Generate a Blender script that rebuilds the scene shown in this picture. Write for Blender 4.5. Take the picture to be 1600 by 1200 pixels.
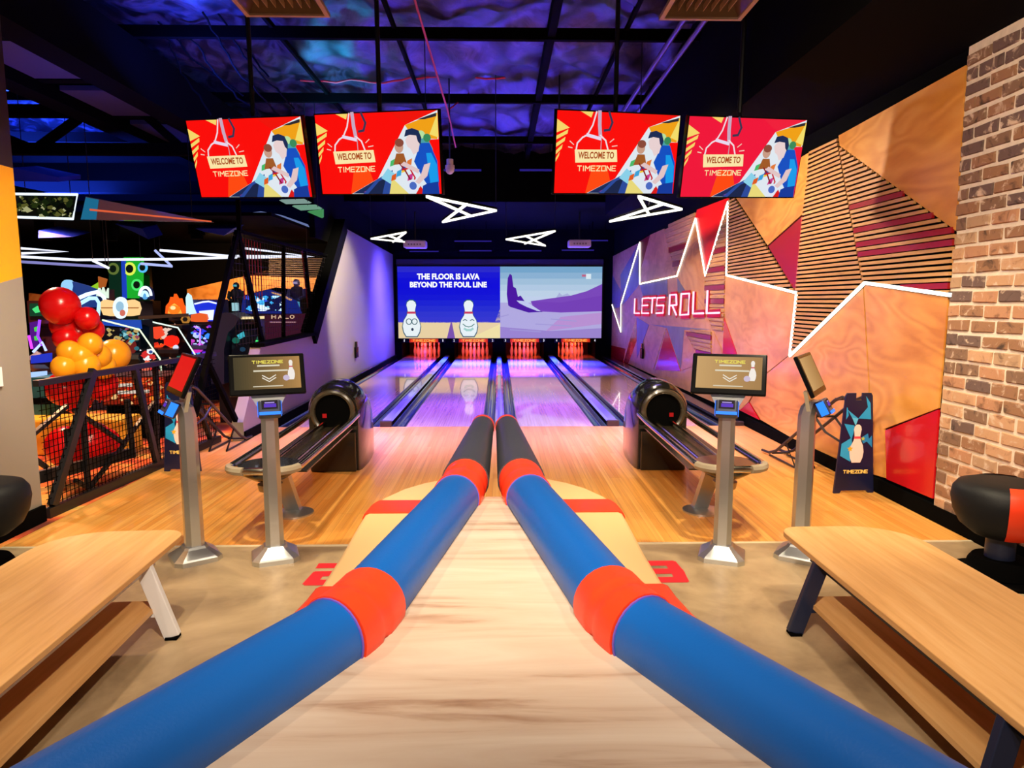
import bpy, math, random
from mathutils import Vector, Matrix
for o in list(bpy.data.objects): bpy.data.objects.remove(o)
SC = bpy.context.scene
COL = SC.collection
R = math.radians
random.seed(7)

# ------------------------------------------------------------------ camera
FPX, CH, XV, YV = 1065.0, 1.75, 779.0, 470.0
PITCH = math.atan(130 / FPX)
YAW = math.atan(21 / FPX * math.cos(PITCH))
cd = bpy.data.cameras.new('camera'); cam = bpy.data.objects.new('camera', cd); COL.objects.link(cam)
cd.sensor_width = 36; cd.lens = 36 * FPX / 1600; cd.clip_start = .02; cd.clip_end = 200
cam.location = (0, 0, CH); cam.rotation_euler = (math.pi / 2 - PITCH, 0, -YAW)
SC.camera = cam

# ------------------------------------------------------------------ world, exposure
w = bpy.data.worlds.new('world'); SC.world = w; w.use_nodes = True
w.node_tree.nodes['Background'].inputs[0].default_value = (1.0, .88, .76, 1)
w.node_tree.nodes['Background'].inputs[1].default_value = .12
SC.view_settings.view_transform = 'Standard'; SC.view_settings.look = 'None'
SC.view_settings.exposure = 0.0; SC.view_settings.gamma = 1; SC.view_settings.use_curve_mapping = False

# ------------------------------------------------------------------ lights
def lamp(name, typ, loc, energy, col, target=None, size=.1, spot=90, blend=.6, size_y=None):
    l = bpy.data.lights.new(name, typ); l.energy = energy; l.color = col
    if typ == 'AREA':
        l.shape = 'RECTANGLE'; l.size = size; l.size_y = size_y or size
    else: l.shadow_soft_size = size
    if typ == 'SPOT': l.spot_size = R(spot); l.spot_blend = blend
    o = bpy.data.objects.new(name, l); COL.objects.link(o); o.location = loc
    if target is not None:
        d = Vector(target) - Vector(loc); o.rotation_euler = d.to_track_quat('-Z', 'Y').to_euler()
    return o
WARM = (1, .80, .58)
# unseen lounge spots: first pair is the shadow casting key, others added fill
lamp('lounge_key_fill', 'SPOT', (.65, -.3, 3.7), 900, WARM, (-1.9, 5.4, 0), .05, 58, .9)
lamp('lounge_key_fill', 'SPOT', (-.65, -.3, 3.7), 900, WARM, (1.9, 5.4, 0), .05, 58, .9)
lamp('lounge_key_fill', 'SPOT', (-2.2, 2.4, 3.9), 260, WARM, (-2.4, 3.4, 0), .08, 100)
lamp('lounge_key_fill', 'SPOT', (2.0, 2.4, 3.9), 260, WARM, (2.5, 3.4, 0), .08, 100)
lamp('lounge_key_fill', 'SPOT', (0, .2, 3.9), 330, (1, .84, .68), (0, 1.2, 0), .25, 100, 1.0)
lamp('fill_spot', 'SPOT', (1.3, 3.0, 3.4), 330, WARM, (3.5, 5.6, 1.7), .1, 105, 1.0)  # unseen wall wash, added as fill to brighten the side walls
lamp('fill_spot', 'SPOT', (1.2, 8.1, 3.45), 560, WARM, (3.5, 7.9, 1.6), .12, 125, 1.0)
lamp('fill_spot', 'SPOT', (1.2, 10.7, 3.4), 420, WARM, (3.5, 12.0, 1.5), .12, 125, 1.0)
lamp('fill_spot', 'SPOT', (-1.2, 12.8, 3.4), 1000, (1, .86, .62), (-3.2, 14.2, 1.8), .1, 64)
lamp('fill_spot', 'SPOT', (-2.0, 3.6, 3.6), 190, (1, .84, .62), (-3.65, 4.8, 1.7), .1, 70)
lamp('approach_fill', 'SPOT', (-1.9, 4.2, 3.9), 430, (1, .86, .56), (-2.3, 5.6, 0), .08, 80)  # unseen spots added to brighten the approach boards
lamp('approach_fill', 'SPOT', (1.9, 4.2, 3.9), 430, (1, .86, .56), (2.2, 5.6, 0), .08, 80)
lamp('fill_spot', 'SPOT', (-1.6, 3.6, 3.3), 320, WARM, (-4.2, 6.6, 1.0), .1, 45)  # unseen spot added to brighten the balloons
lamp('approach_fill', 'SPOT', (0, 4.2, 3.9), 260, WARM, (0, 5.6, 0), .08, 80)
# ultraviolet and colour wash over the lanes
def wash(*a, spread=70, **k):
    o = lamp(*a, **k); o.data.spread = R(spread); return o
wash('violet_wash', 'AREA', (-1.7, 8.8, 3.5), 135, (.38, .25, 1), (-1.7, 8.7, 0), 2.2, size_y=.6, spread=62)
wash('violet_wash', 'AREA', (1.7, 8.8, 3.5), 135, (.38, .25, 1), (1.7, 8.7, 0), 2.2, size_y=.6, spread=62)
wash('violet_wash', 'AREA', (0, 10.9, 3.5), 190, (.26, .09, 1), (0, 11.2, 0), 4.0, size_y=.4)
wash('rose_wash', 'AREA', (0, 14.2, 3.5), 45, (1, .55, .7), (0, 14.4, 0), 4.0, size_y=.4)
wash('blue_wash', 'AREA', (0, 19.4, 3.4), 3200, (.02, .03, 1), (0, 19.0, 0), 4.2, size_y=.3, spread=46)
wash('blue_wash', 'AREA', (0, 17.4, 3.4), 1800, (.06, .03, 1), (0, 17.0, 0), 4.2, size_y=.3, spread=46)
wash('blue_wash', 'AREA', (-1.4, 18.2, 3.3), 240, (.08, .05, 1), (-3.2, 18.8, 1.5), 1.0, size_y=.4, spread=80)
for lx in (-2.30, -.76, .80, 2.30):
    lamp('pit_lamp', 'AREA', (lx, 21.17, .6), 14, (1, .07, .008), (lx, 21.75, .15), .9, size_y=.05)
# arcade beyond the fence
lamp('arcade_lamp', 'SPOT', (-5.4, 7.8, 3.0), 620, (1, .50, .24), (-5.2, 7.8, 0), .1, 140)
lamp('arcade_lamp', 'SPOT', (-7.2, 10.6, 3.0), 420, (1, .55, .42), (-7.0, 11, 0), .1, 140)
lamp('arcade_lamp', 'SPOT', (-5.4, 13.2, 2.9), 650, (1, .55, .26), (-5.2, 15.6, 1.8), .1, 120, 1.0)
lamp('arcade_blue', 'AREA', (-8.0, 12.0, 3.9), 2200, (.015, .06, 1), (-7.6, 13.0, 6), 2.0)
lamp('arcade_blue', 'AREA', (-5.0, 8.2, 3.3), 14, (.02, .07, 1), (-5.0, 9.0, 6), 1.0)
lamp('ceiling_blue', 'AREA', (-3.3, 8.2, 4.1), 110, (.01, .06, 1), (-3.2, 8.8, 6), .8)
lamp('ceiling_teal', 'AREA', (-2.4, 10.6, 4.2), 40, (.02, .35, .8), (-2.3, 11, 6), .6)
lamp('ceiling_violet', 'AREA', (0, 10.2, 3.9), 6, (.16, .10, 1), (.2, 11.2, 6), 1.6)

# ------------------------------------------------------------------ pixel helpers (photo point + a known depth -> world point)
CP, SP, CY, SY = math.cos(PITCH), math.sin(PITCH), math.cos(YAW), math.sin(YAW)
FW = Vector((SY * CP, CY * CP, -SP)); RT = Vector((CY, -SY, 0)); UP = RT.cross(FW)
CAM = Vector((0, 0, CH))
def ray(x, y): return FW + RT * ((x - 800) / FPX) - UP * ((y - 600) / FPX)
def G(x, y, z=0): d = ray(x, y); return CAM + d * ((z - CH) / d.z)
def WX(x, y, X): d = ray(x, y); return CAM + d * (X / d.x)
def WY(x, y, Y): d = ray(x, y); return CAM + d * (Y / d.y)

# ------------------------------------------------------------------ materials
def lin(c):
    if isinstance(c, str):
        c = c.lstrip('#'); c = [int(c[i:i + 2], 16) / 255 for i in (0, 2, 4)]
    return tuple((v / 12.92 if v <= .04045 else ((v + .055) / 1.055) ** 2.4) for v in c[:3]) + (1,)
MC = {}
def newmat(name):
    m = bpy.data.materials.new(name); m.use_nodes = True
    nt = m.node_tree; b = nt.nodes['Principled BSDF']
    return m, nt, b
def pm(name, col, rough=.5, metal=0, coat=0, spec=.5, bump=0, bscale=80, noise=0, nscale=6, trans=0):
    if name in MC: return MC[name]
    m, nt, b = newmat(name); MC[name] = m
    b.inputs['Base Color'].default_value = lin(col); b.inputs['Roughness'].default_value = rough
    b.inputs['Metallic'].default_value = metal; b.inputs['Coat Weight'].default_value = coat
    b.inputs['Specular IOR Level'].default_value = spec
    if trans: b.inputs['Transmission Weight'].default_value = trans
    if noise or bump:
        tc = nt.nodes.new('ShaderNodeTexCoord')
    if noise:
        n = nt.nodes.new('ShaderNodeTexNoise'); n.inputs['Scale'].default_value = nscale; n.inputs['Detail'].default_value = 5
        nt.links.new(tc.outputs['Object'], n.inputs['Vector'])
        mx = nt.nodes.new('ShaderNodeMix'); mx.data_type = 'RGBA'
        c = lin(col)
        mx.inputs[6].default_value = tuple(v * (1 - noise) for v in c[:3]) + (1,)
        mx.inputs[7].default_value = tuple(min(1, v * (1 + noise)) for v in c[:3]) + (1,)
        nt.links.new(n.outputs['Fac'], mx.inputs[0]); nt.links.new(mx.outputs[2], b.inputs['Base Color'])
    if bump:
        n2 = nt.nodes.new('ShaderNodeTexNoise'); n2.inputs['Scale'].default_value = bscale; n2.inputs['Detail'].default_value = 3
        nt.links.new(tc.outputs['Object'], n2.inputs['Vector'])
        bp = nt.nodes.new('ShaderNodeBump'); bp.inputs['Strength'].default_value = bump; bp.inputs['Distance'].default_value = .01
        nt.links.new(n2.outputs['Fac'], bp.inputs['Height']); nt.links.new(bp.outputs[0], b.inputs['Normal'])
    return m
def em(col, s=1.0):
    k = 'light_%s_%g' % (col, s)
    if k in MC: return MC[k]
    m, nt, b = newmat(k); MC[k] = m
    b.inputs['Base Color'].default_value = (0, 0, 0, 1); b.inputs['Roughness'].default_value = .5
    b.inputs['Specular IOR Level'].default_value = .1
    b.inputs['Emission Color'].default_value = lin(col); b.inputs['Emission Strength'].default_value = s
    return m
def ramp(nt, stops):
    r = nt.nodes.new('ShaderNodeValToRGB'); e = r.color_ramp.elements
    e[0].position, e[0].color = stops[0][0], lin(stops[0][1]); e[1].position, e[1].color = stops[-1][0], lin(stops[-1][1])
    for p, c in stops[1:-1]:
        q = e.new(p); q.color = lin(c)
    return r
def grainmat(name, stops, scale=(1, 1, 1), dist=0, nscale=4, rough=.45, detail=6, coat=0, bump=0, rings=None, rot=(0, 0, 0)):
    if name in MC: return MC[name]
    m, nt, b = newmat(name); MC[name] = m
    tc = nt.nodes.new('ShaderNodeTexCoord'); mp = nt.nodes.new('ShaderNodeMapping')
    mp.inputs['Scale'].default_value = scale; mp.inputs['Rotation'].default_value = rot
    nt.links.new(tc.outputs['Object'], mp.inputs['Vector'])
    n = nt.nodes.new('ShaderNodeTexNoise'); n.inputs['Scale'].default_value = nscale
    n.inputs['Detail'].default_value = detail; n.inputs['Distortion'].default_value = dist; n.inputs['Roughness'].default_value = .6
    nt.links.new(mp.outputs[0], n.inputs['Vector'])
    fac = n.outputs['Fac']
    if rings:
        n2 = nt.nodes.new('ShaderNodeTexNoise'); n2.inputs['Scale'].default_value = rings[0]; n2.inputs['Detail'].default_value = 2
        n2.inputs['Distortion'].default_value = 1.2
        nt.links.new(mp.outputs[0], n2.inputs['Vector'])
        mu = nt.nodes.new('ShaderNodeMath'); mu.operation = 'MULTIPLY'; mu.inputs[1].default_value = rings[1]
        si = nt.nodes.new('ShaderNodeMath'); si.operation = 'SINE'
        nt.links.new(n2.outputs['Fac'], mu.inputs[0]); nt.links.new(mu.outputs[0], si.inputs[0])
        ma = nt.nodes.new('ShaderNodeMath'); ma.operation = 'MULTIPLY_ADD'; ma.inputs[1].default_value = rings[2]
        nt.links.new(si.outputs[0], ma.inputs[0]); nt.links.new(fac, ma.inputs[2]); fac = ma.outputs[0]
    r = ramp(nt, stops); nt.links.new(fac, r.inputs[0]); nt.links.new(r.outputs[0], b.inputs['Base Color'])
    b.inputs['Roughness'].default_value = rough; b.inputs['Coat Weight'].default_value = coat
    b.inputs['Coat Roughness'].default_value = .08
    if bump:
        bp = nt.nodes.new('ShaderNodeBump'); bp.inputs['Strength'].default_value = bump; bp.inputs['Distance'].default_value = .01
        nt.links.new(fac, bp.inputs['Height']); nt.links.new(bp.outputs[0], b.inputs['Normal'])
    return m
def boardmat(name, c1, c2, c3, width, length, rough, coat):
    if name in MC: return MC[name]
    m, nt, b = newmat(name); MC[name] = m
    tc = nt.nodes.new('ShaderNodeTexCoord'); mp = nt.nodes.new('ShaderNodeMapping'); mp.inputs['Rotation'].default_value = (0, 0, R(90))
    nt.links.new(tc.outputs['Object'], mp.inputs['Vector'])
    br = nt.nodes.new('ShaderNodeTexBrick'); br.inputs['Scale'].default_value = 1
    br.inputs['Brick Width'].default_value = length; br.inputs['Row Height'].default_value = width
    br.inputs['Mortar Size'].default_value = .0012; br.inputs['Mortar Smooth'].default_value = .3
    br.inputs['Color1'].default_value = lin(c1); br.inputs['Color2'].default_value = lin(c2); br.inputs['Mortar'].default_value = lin(c3)
    br.offset = .37; br.offset_frequency = 3
    nt.links.new(mp.outputs[0], br.inputs['Vector'])
    mp2 = nt.nodes.new('ShaderNodeMapping'); mp2.inputs['Scale'].default_value = (40, .8, 1)
    nt.links.new(tc.outputs['Object'], mp2.inputs['Vector'])
    n = nt.nodes.new('ShaderNodeTexNoise'); n.inputs['Scale'].default_value = 1; n.inputs['Detail'].default_value = 4
    nt.links.new(mp2.outputs[0], n.inputs['Vector'])
    mx = nt.nodes.new('ShaderNodeMix'); mx.data_type = 'RGBA'; mx.blend_type = 'MULTIPLY'; mx.inputs[0].default_value = .4
    rr = ramp(nt, [(.3, '#b08050'), (.7, '#ffffff')]); nt.links.new(n.outputs['Fac'], rr.inputs[0])
    nt.links.new(br.outputs['Color'], mx.inputs[6]); nt.links.new(rr.outputs[0], mx.inputs[7])
    nt.links.new(mx.outputs[2], b.inputs['Base Color'])
    b.inputs['Roughness'].default_value = rough; b.inputs['Coat Weight'].default_value = coat; b.inputs['Coat Roughness'].default_value = .04
    return m

M_black = pm('black_paint', '#030303', .9, spec=.05)
M_blackmetal = pm('black_metal', '#151417', .4)
M_frame = pm('black_plastic', '#0a0a0b', .22, spec=.12)
M_gloss = pm('glossy_black_plastic', '#1a1816', .16, coat=.4)
M_steel = pm('brushed_steel', '#c6cacd', .3, .88, bump=.03, bscale=60)
M_chrome = pm('chrome', '#d9cdb8', .17, 1.0)
M_white = pm('white_paint', '#e6e6ea', .45)
M_navy = pm('navy_paint', '#1b2440', .4)
M_orangered = pm('orange_red_vinyl', '#f0401c', .38, bump=.05, bscale=120)
M_blue = pm('blue_vinyl', '#0a5ab0', .42, spec=.45, bump=.06, bscale=140)
M_char = pm('charcoal_vinyl', '#383a42', .42, bump=.06, bscale=140)
M_tan = pm('tan_vinyl', '#e2bd84', .45, bump=.05, bscale=120)
M_violet = pm('violet_piping', '#6a52b8', .5)
M_blackvinyl = pm('black_vinyl', '#131417', .55, spec=.25, bump=.08, bscale=120)
M_ply = grainmat('plywood', [(.3, '#b87428'), (.45, '#cc8a3a'), (.58, '#d69646'), (.75, '#dfa65a')], (1, .5, 1.3), .5, 1.4, .38, rings=(.75, 75, .085), coat=.1)
M_ply2 = grainmat('pale_plywood', [(.25, '#b47a44'), (.5, '#cc9054'), (.8, '#dca56c')], (1, .6, 1.2), .8, 1.8, .4, rings=(1.2, 34, .08))
M_plygrey = grainmat('grey_board', [(.2, '#6a6468'), (.8, '#8a8488')], (1, 1, 1), 0, 3, .45)
M_slat = grainmat('slat_wood', [(.2, '#9a6c3c'), (.8, '#d0a064')], (1, .6, 6), .2, 4, .5)
M_red = pm('red_laminate', '#c00f18', .22, coat=.3)
M_redbright = pm('bright_red_laminate', '#e81b12', .3)
M_darkred = pm('dark_red_laminate', '#8a0d16', .3)
M_bench = grainmat('bench_oak', [(.2, '#c08c52'), (.5, '#d7a468'), (.85, '#e4b97f')], (14, 1.0, 14), .3, 1.6, .42)
M_ledge = grainmat('bleached_pine', [(.22, '#6c5040'), (.32, '#a88870'), (.45, '#c8b09a'), (.75, '#d6c4b0')], (.8, 6.5, 1), .9, 1.3, .5, rings=(.6, 16, .06))
M_concrete = grainmat('polished_concrete', [(.3, '#715e48'), (.45, '#957f62'), (.55, '#a58e6e'), (.72, '#b8a07e')], (1, 1, 1), .5, 1.8, .4, detail=9, bump=.03)
M_approach = boardmat('approach_boards', '#e69c44', '#f2b45e', '#b07430', .058, 1.1, .34, .08)
M_lane = boardmat('lane_boards', '#dcb496', '#e8c6aa', '#c8a086', .034, 1.6, .25, .8)
M_gutter = pm('gutter_plastic', '#1c2030', .2, coat=.5)
M_cap = pm('division_laminate', '#8f98b8', .18, coat=.4)
M_yellow = pm('yellow_paint', '#eaa00a', .5)
M_greywall = pm('grey_paint', '#8d857b', .55)
M_brown = pm('dark_brown_paint', '#241a14', .6)

# ------------------------------------------------------------------ mesh builder
class MB:
    def __init__(s, mat=None): s.V = []; s.F = []; s.MI = []; s.M = []; s.c = 0; s.m(mat) if mat else None
    def m(s, mat):
        if mat not in s.M: s.M.append(mat)
        s.c = s.M.index(mat); return s
    def mesh(s, vs, fs):
        o = len(s.V); s.V += [tuple(v) for v in vs]
        for f in fs: s.F.append([o + i for i in f]); s.MI.append(s.c)
        return s
    def box(s, x0, x1, y0, y1, z0, z1):
        return s.mesh([(x0, y0, z0), (x1, y0, z0), (x1, y1, z0), (x0, y1, z0), (x0, y0, z1), (x1, y0, z1), (x1, y1, z1), (x0, y1, z1)],
                      [(0, 3, 2, 1), (4, 5, 6, 7), (0, 1, 5, 4), (1, 2, 6, 5), (2, 3, 7, 6), (3, 0, 4, 7)])
    def bar(s, p, q, wd, ht=None, up=(0, 0, 1)):
        p, q = Vector(p), Vector(q); ht = ht or wd; d = (q - p).normalized(); up = Vector(up)
        if abs(d.dot(up)) > .98: up = Vector((0, 1, 0)) if abs(d.y) < .9 else Vector((1, 0, 0))
        a = d.cross(up).normalized() * wd / 2; b = a.cross(d).normalized() * ht / 2
        vs = [p - a - b, p + a - b, p + a + b, p - a + b, q - a - b, q + a - b, q + a + b, q - a + b]
        return s.mesh(vs, [(0, 1, 2, 3), (7, 6, 5, 4), (0, 4, 5, 1), (1, 5, 6, 2), (2, 6, 7, 3), (3, 7, 4, 0)])
    def tube(s, pts, r, n=10, closed=False, cap=True):
        P = [Vector(p) for p in pts]; k = len(P)
        rs = r if isinstance(r, (list, tuple)) else [r] * k
        T = []
        for i in range(k):
            a = P[(i - 1) % k] if (closed or i > 0) else P[i]; b = P[(i + 1) % k] if (closed or i < k - 1) else P[i]
            T.append((b - a).normalized())
        ref = Vector((0, 0, 1)) if abs(T[0].z) < .9 else Vector((1, 0, 0))
        N = (ref - T[0] * ref.dot(T[0])).normalized(); vs = []
        for i in range(k):
            N = (N - T[i] * N.dot(T[i])).normalized(); B = T[i].cross(N)
            for j in range(n):
                a = 2 * math.pi * j / n; vs.append(P[i] + (N * math.cos(a) + B * math.sin(a)) * rs[i])
        fs = []
        for i in range(k if closed else k - 1):
            i2 = (i + 1) % k
            for j in range(n): fs.append((i * n + j, i * n + (j + 1) % n, i2 * n + (j + 1) % n, i2 * n + j))
        if cap and not closed: fs.append(tuple(range(n))[::-1]); fs.append(tuple((k - 1) * n + j for j in range(n)))
        return s.mesh(vs, fs)
    def lathe(s, prof, n=20, o=(0, 0, 0), cap=True):
        vs = []; fs = []; k = len(prof)
        for r, z in prof:
            for j in range(n):
                a = 2 * math.pi * j / n; vs.append((o[0] + r * math.cos(a), o[1] + r * math.sin(a), o[2] + z))
        for i in range(k - 1):
            for j in range(n): fs.append((i * n + j, i * n + (j + 1) % n, (i + 1) * n + (j + 1) % n, (i + 1) * n + j))
        if cap: fs.append(tuple(range(n))[::-1]); fs.append(tuple((k - 1) * n + j for j in range(n)))
        return s.mesh(vs, fs)
    def prism(s, poly, vec):
        P = [Vector(p) for p in poly]; v = Vector(vec); k = len(P)
        fs = [tuple(range(k)), tuple(range(2 * k - 1, k - 1, -1))] + [(i, k + i, k + (i + 1) % k, (i + 1) % k) for i in range(k)]
        return s.mesh(P + [p + v for p in P], fs)
    def loft(s, rings, cap=True, closed=True):
        n = len(rings[0]); vs = [p for r in rings for p in r]; fs = []
        for i in range(len(rings) - 1):
            for j in range(n if closed else n - 1): fs.append((i * n + j, i * n + (j + 1) % n, (i + 1) * n + (j + 1) % n, (i + 1) * n + j))
        if cap: fs.append(tuple(range(n))[::-1]); fs.append(tuple((len(rings) - 1) * n + j for j in range(n)))
        return s.mesh(vs, fs)
    def build(s, name, parent=None, smooth=False, bevel=0, seg=2, recalc=True):
        me = bpy.data.meshes.new(name); me.from_pydata(s.V, [], s.F)
        for mt in s.M: me.materials.append(mt)
        me.polygons.foreach_set('material_index', s.MI)
        if recalc:
            import bmesh
            bm = bmesh.new(); bm.from_mesh(me); bmesh.ops.recalc_face_normals(bm, faces=bm.faces); bm.to_mesh(me); bm.free()
        if smooth:
            me.shade_smooth(); me.set_sharp_from_angle(angle=R(smooth if smooth is not True else 40))
        me.update()
        o = bpy.data.objects.new(name, me); COL.objects.link(o)
        if parent: o.parent = parent
        if bevel:
            b = o.modifiers.new('bevel', 'BEVEL'); b.width = bevel; b.segments = seg; b.limit_method = 'ANGLE'; b.angle_limit = R(40)
        return o
def tag(o, label, cat, group=None):
    o['label'] = label; o['category'] = cat
    if group: o['group'] = group
    return o
def lab(o, label): o['label'] = label; return o
def struct(o): o['kind'] = 'structure'; return o
def thing(name, label, cat, loc=(0, 0, 0), rz=0, group=None):
    o = bpy.data.objects.new(name, None); COL.objects.link(o); o.location = loc; o.rotation_euler = (0, 0, rz)
    o.empty_display_size = .1
    return tag(o, label, cat, group)
def copy_tree(o, parent=None):
    c = o.copy(); COL.objects.link(c)
    if parent: c.parent = parent
    for ch in list(o.children): copy_tree(ch, c)
    return c
def arc(cx, cz, r, a0, a1, n, rz=None):
    rz = rz or r
    return [(cx + r * math.cos(R(a0 + (a1 - a0) * i / n)), cz + rz * math.sin(R(a0 + (a1 - a0) * i / n))) for i in range(n + 1)]

# ---- text
TXT = {}
def text_geo(body, bold=0.0):
    k = (body, bold)
    if k in TXT: return TXT[k]
    cu = bpy.data.curves.new('text', 'FONT'); cu.body = body; cu.offset = bold; cu.resolution_u = 3
    o = bpy.data.objects.new('text', cu); COL.objects.link(o)
    dg = bpy.context.evaluated_depsgraph_get(); me = bpy.data.meshes.new_from_object(o.evaluated_get(dg))
    vs = [(v.co.x, v.co.y) for v in me.vertices]; fs = [tuple(p.vertices) for p in me.polygons]
    bpy.data.objects.remove(o); bpy.data.curves.remove(cu); bpy.data.meshes.remove(me)
    x0 = min(v[0] for v in vs); x1 = max(v[0] for v in vs); y0 = min(v[1] for v in vs); y1 = max(v[1] for v in vs)
    TXT[k] = ([((x - x0) / (x1 - x0), (y - y0) / (y1 - y0)) for x, y in vs], fs); return TXT[k]

# ---- flat pictures (screens, printed panels); local plane x,z facing -y
class Pic:
    def __init__(s, w, h, mf, step=.0004, conv=None):
        s.w, s.h, s.mf, s.d, s.step = w, h, mf, 0.0, step; s.mb = MB(); s.conv = conv
    def P(s, u, v, d=None):
        d = s.d if d is None else d
        if s.conv: return s.conv(u, v, d)
        return ((u - .5) * s.w, -d, (v - .5) * s.h)
    def poly(s, pts, col):
        s.d += s.step; s.mb.m(s.mf(col)); s.mb.mesh([s.P(u, v) for u, v in pts], [tuple(range(len(pts)))]); return s
    def rect(s, u0, v0, u1, v1, col): return s.poly([(u0, v0), (u1, v0), (u1, v1), (u0, v1)], col)
    def ell(s, u, v, ru, rv, col, n=18): return s.poly([(u + ru * math.cos(2 * math.pi * i / n), v + rv * math.sin(2 * math.pi * i / n)) for i in range(n)], col)
    def line(s, pts, t, col, closed=False):
        s.d += s.step; s.mb.m(s.mf(col)); a = s.w / s.h
        n = len(pts)
        for i in range(n if closed else n - 1):
            s.d += s.step * .08
            (u0, v0), (u1, v1) = pts[i], pts[(i + 1) % n]
            dx, dy = (u1 - u0) * a, v1 - v0; L = math.hypot(dx, dy) or 1; nx, ny = -dy / L * t / 2, dx / L * t / 2; ex, ey = dx / L * t * .35, dy / L * t * .35
            q = [(u0 + (nx - ex) / a, v0 + ny - ey), (u1 + (nx + ex) / a, v1 + ny + ey), (u1 + (-nx + ex) / a, v1 - ny + ey), (u0 + (-nx - ex) / a, v0 - ny - ey)]
            s.mb.mesh([s.P(*p) for p in q], [(0, 1, 2, 3)])
        return s
    def text(s, body, u0, v0, u1, v1, col, bold=.02, skew=0):
        s.d += s.step; s.mb.m(s.mf(col)); vs, fs = text_geo(body, bold)
        s.mb.mesh([s.P(u0 + (u1 - u0) * x, v0 + (v1 - v0) * y + skew * x) for x, y in vs], fs); return s
    def logo(s, u0, v0, u1, v1, col, t=.2, skew=0):
        # wide block wordmark TIMEZONE drawn from strokes
        G_ = {'T': [[(0, 1), (1, 1)], [(.5, 1), (.5, 0)]], 'I': [[(.5, 0), (.5, 1)]], 'M': [[(0, 0), (0, 1), (.5, .45), (1, 1), (1, 0)]],
              'E': [[(1, 1), (0, 1), (0, 0), (1, 0)], [(0, .5), (.85, .5)]], 'Z': [[(0, 1), (1, 1), (0, 0), (1, 0)]],
              'O': [[(0, 0), (0, 1), (1, 1), (1, 0), (0, 0)]], 'N': [[(0, 0), (0, 1), (1, 0), (1, 1)]]}
        ws = [1, .3, 1.15, 1, 1, 1, 1, 1]; gap = .38; tot = sum(ws) + gap * 7; x = 0
        for ch, wd in zip('TIMEZONE', ws):
            for st in G_[ch]:
                pts = [(u0 + (u1 - u0) * (x + p[0] * wd) / tot, v0 + (v1 - v0) * p[1] + skew * (x + p[0] * wd) / tot) for p in st]
                s.line(pts, (v1 - v0) * t, col); s.d -= s.step
            x += wd + gap
        s.d += s.step; return s
    def pin(s, u, v, hh, col, stripe='#c8405a', fat=1.0):
        a = s.w / s.h; k = hh / a * fat
        pr = [(.0, .0), (.1, .0), (.145, .12), (.165, .28), (.14, .45), (.085, .58), (.065, .68), (.075, .78), (.09, .87), (.075, .95), (.03, 1.0)]
        s.poly([(u + r * k, v + z * hh) for r, z in pr] + [(u - r * k, v + z * hh) for r, z in pr[::-1]], col)
        s.poly([(u - .082 * k, v + .63 * hh), (u + .082 * k, v + .63 * hh), (u + .075 * k, v + .69 * hh), (u - .075 * k, v + .69 * hh)], stripe); return s
    def build(s, name, parent, loc=(0, 0, 0)):
        o = s.mb.build(name, parent, recalc=False); o.location = loc; return o

# =================================================================== SETTING
XR, XL = 3.5, -3.2          # side walls of the lanes
Y_FOUL, Y_DECK, Y_BACK = 9.42, 20.75, 21.05
Y_APP = 4.74
struct(MB(M_concrete).box(-3.9, 3.9, -1.2, Y_APP, -.12, 0).build('floor'))
struct(MB(M_approach).box(-3.55, 3.56, Y_APP + .03, Y_FOUL, -.12, .0).build('approach_floor'))
struct(MB(pm('aluminium_strip', '#d8c8a8', .5, .2)).box(-3.55, 3.55, Y_APP, Y_APP + .03, -.1, .004).build('trim_1'))
struct(MB(M_black).box(-3.55, 3.56, Y_FOUL, 23.2, -.3, -.14).build('lane_pit_floor'))
# arcade carpet
M_carpet = grainmat('arcade_carpet', [(.3, '#6a2a1c'), (.42, '#d8552a'), (.5, '#e8893c'), (.58, '#e8b85a'), (.7, '#4a2a30')], (1, 1, 1), 1.5, 1.1, .9, detail=2)
struct(MB(M_carpet).box(-16, -3.56, 3.0, 20, -.12, -.002).build('arcade_floor'))

# lanes
LX = [(-2.93, -1.87), (-1.30, -.236), (.266, 1.33), (1.90, 2.96)]
names = ['bowling lane beside the grey wall', 'bowling lane left of the twin middle gutters, below the blue lava picture',
         'bowling lane right of the twin middle gutters, below the desert picture', 'bowling lane beside the plywood wall']
M_arrow = pm('lane_mark', '#5a3020', .3)
for (a, b), nm in zip(LX, names):
    o = MB(M_lane).box(a, b, Y_FOUL, Y_DECK + 1.6, -.13, 0.0).build('bowling_lane')
    tag(o, 'glossy pale ' + nm, 'bowling lane', 'bowling lanes')
# gutters: half-round troughs
def gutter(x0, x1, label):
    c, r = (x0 + x1) / 2, (x1 - x0) / 2 - .012
    n = 8; sec = [(x0, 0.004)] + [(c - r * math.cos(math.pi * i / n), -.09 * math.sin(math.pi * i / n) - .004) for i in range(n + 1)] + [(x1, .004), (x1, -.13), (x0, -.13)]
    m = MB(M_gutter).loft([[(x, y, z) for x, z in sec] for y in (Y_FOUL, Y_DECK + .3)])
    tag(m.build('lane_gutter', smooth=30), label, 'gutter', 'lane gutters')
gutter(-3.16, -2.93, 'dark gutter trough along the foot of the grey wall')
gutter(-1.87, -1.66, 'dark gutter on the wall side of the broad capping nearer the grey wall')
gutter(-1.50, -1.30, 'dark gutter on the inner side of the broad capping nearer the grey wall')
gutter(-.236, -.05, 'dark gutter left of the thin middle capping')
gutter(.08, .266, 'dark gutter right of the thin middle capping')
gutter(1.33, 1.52, 'dark gutter on the inner side of the broad capping nearer the plywood wall')
gutter(1.69, 1.90, 'dark gutter on the wall side of the broad capping nearer the plywood wall')
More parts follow.
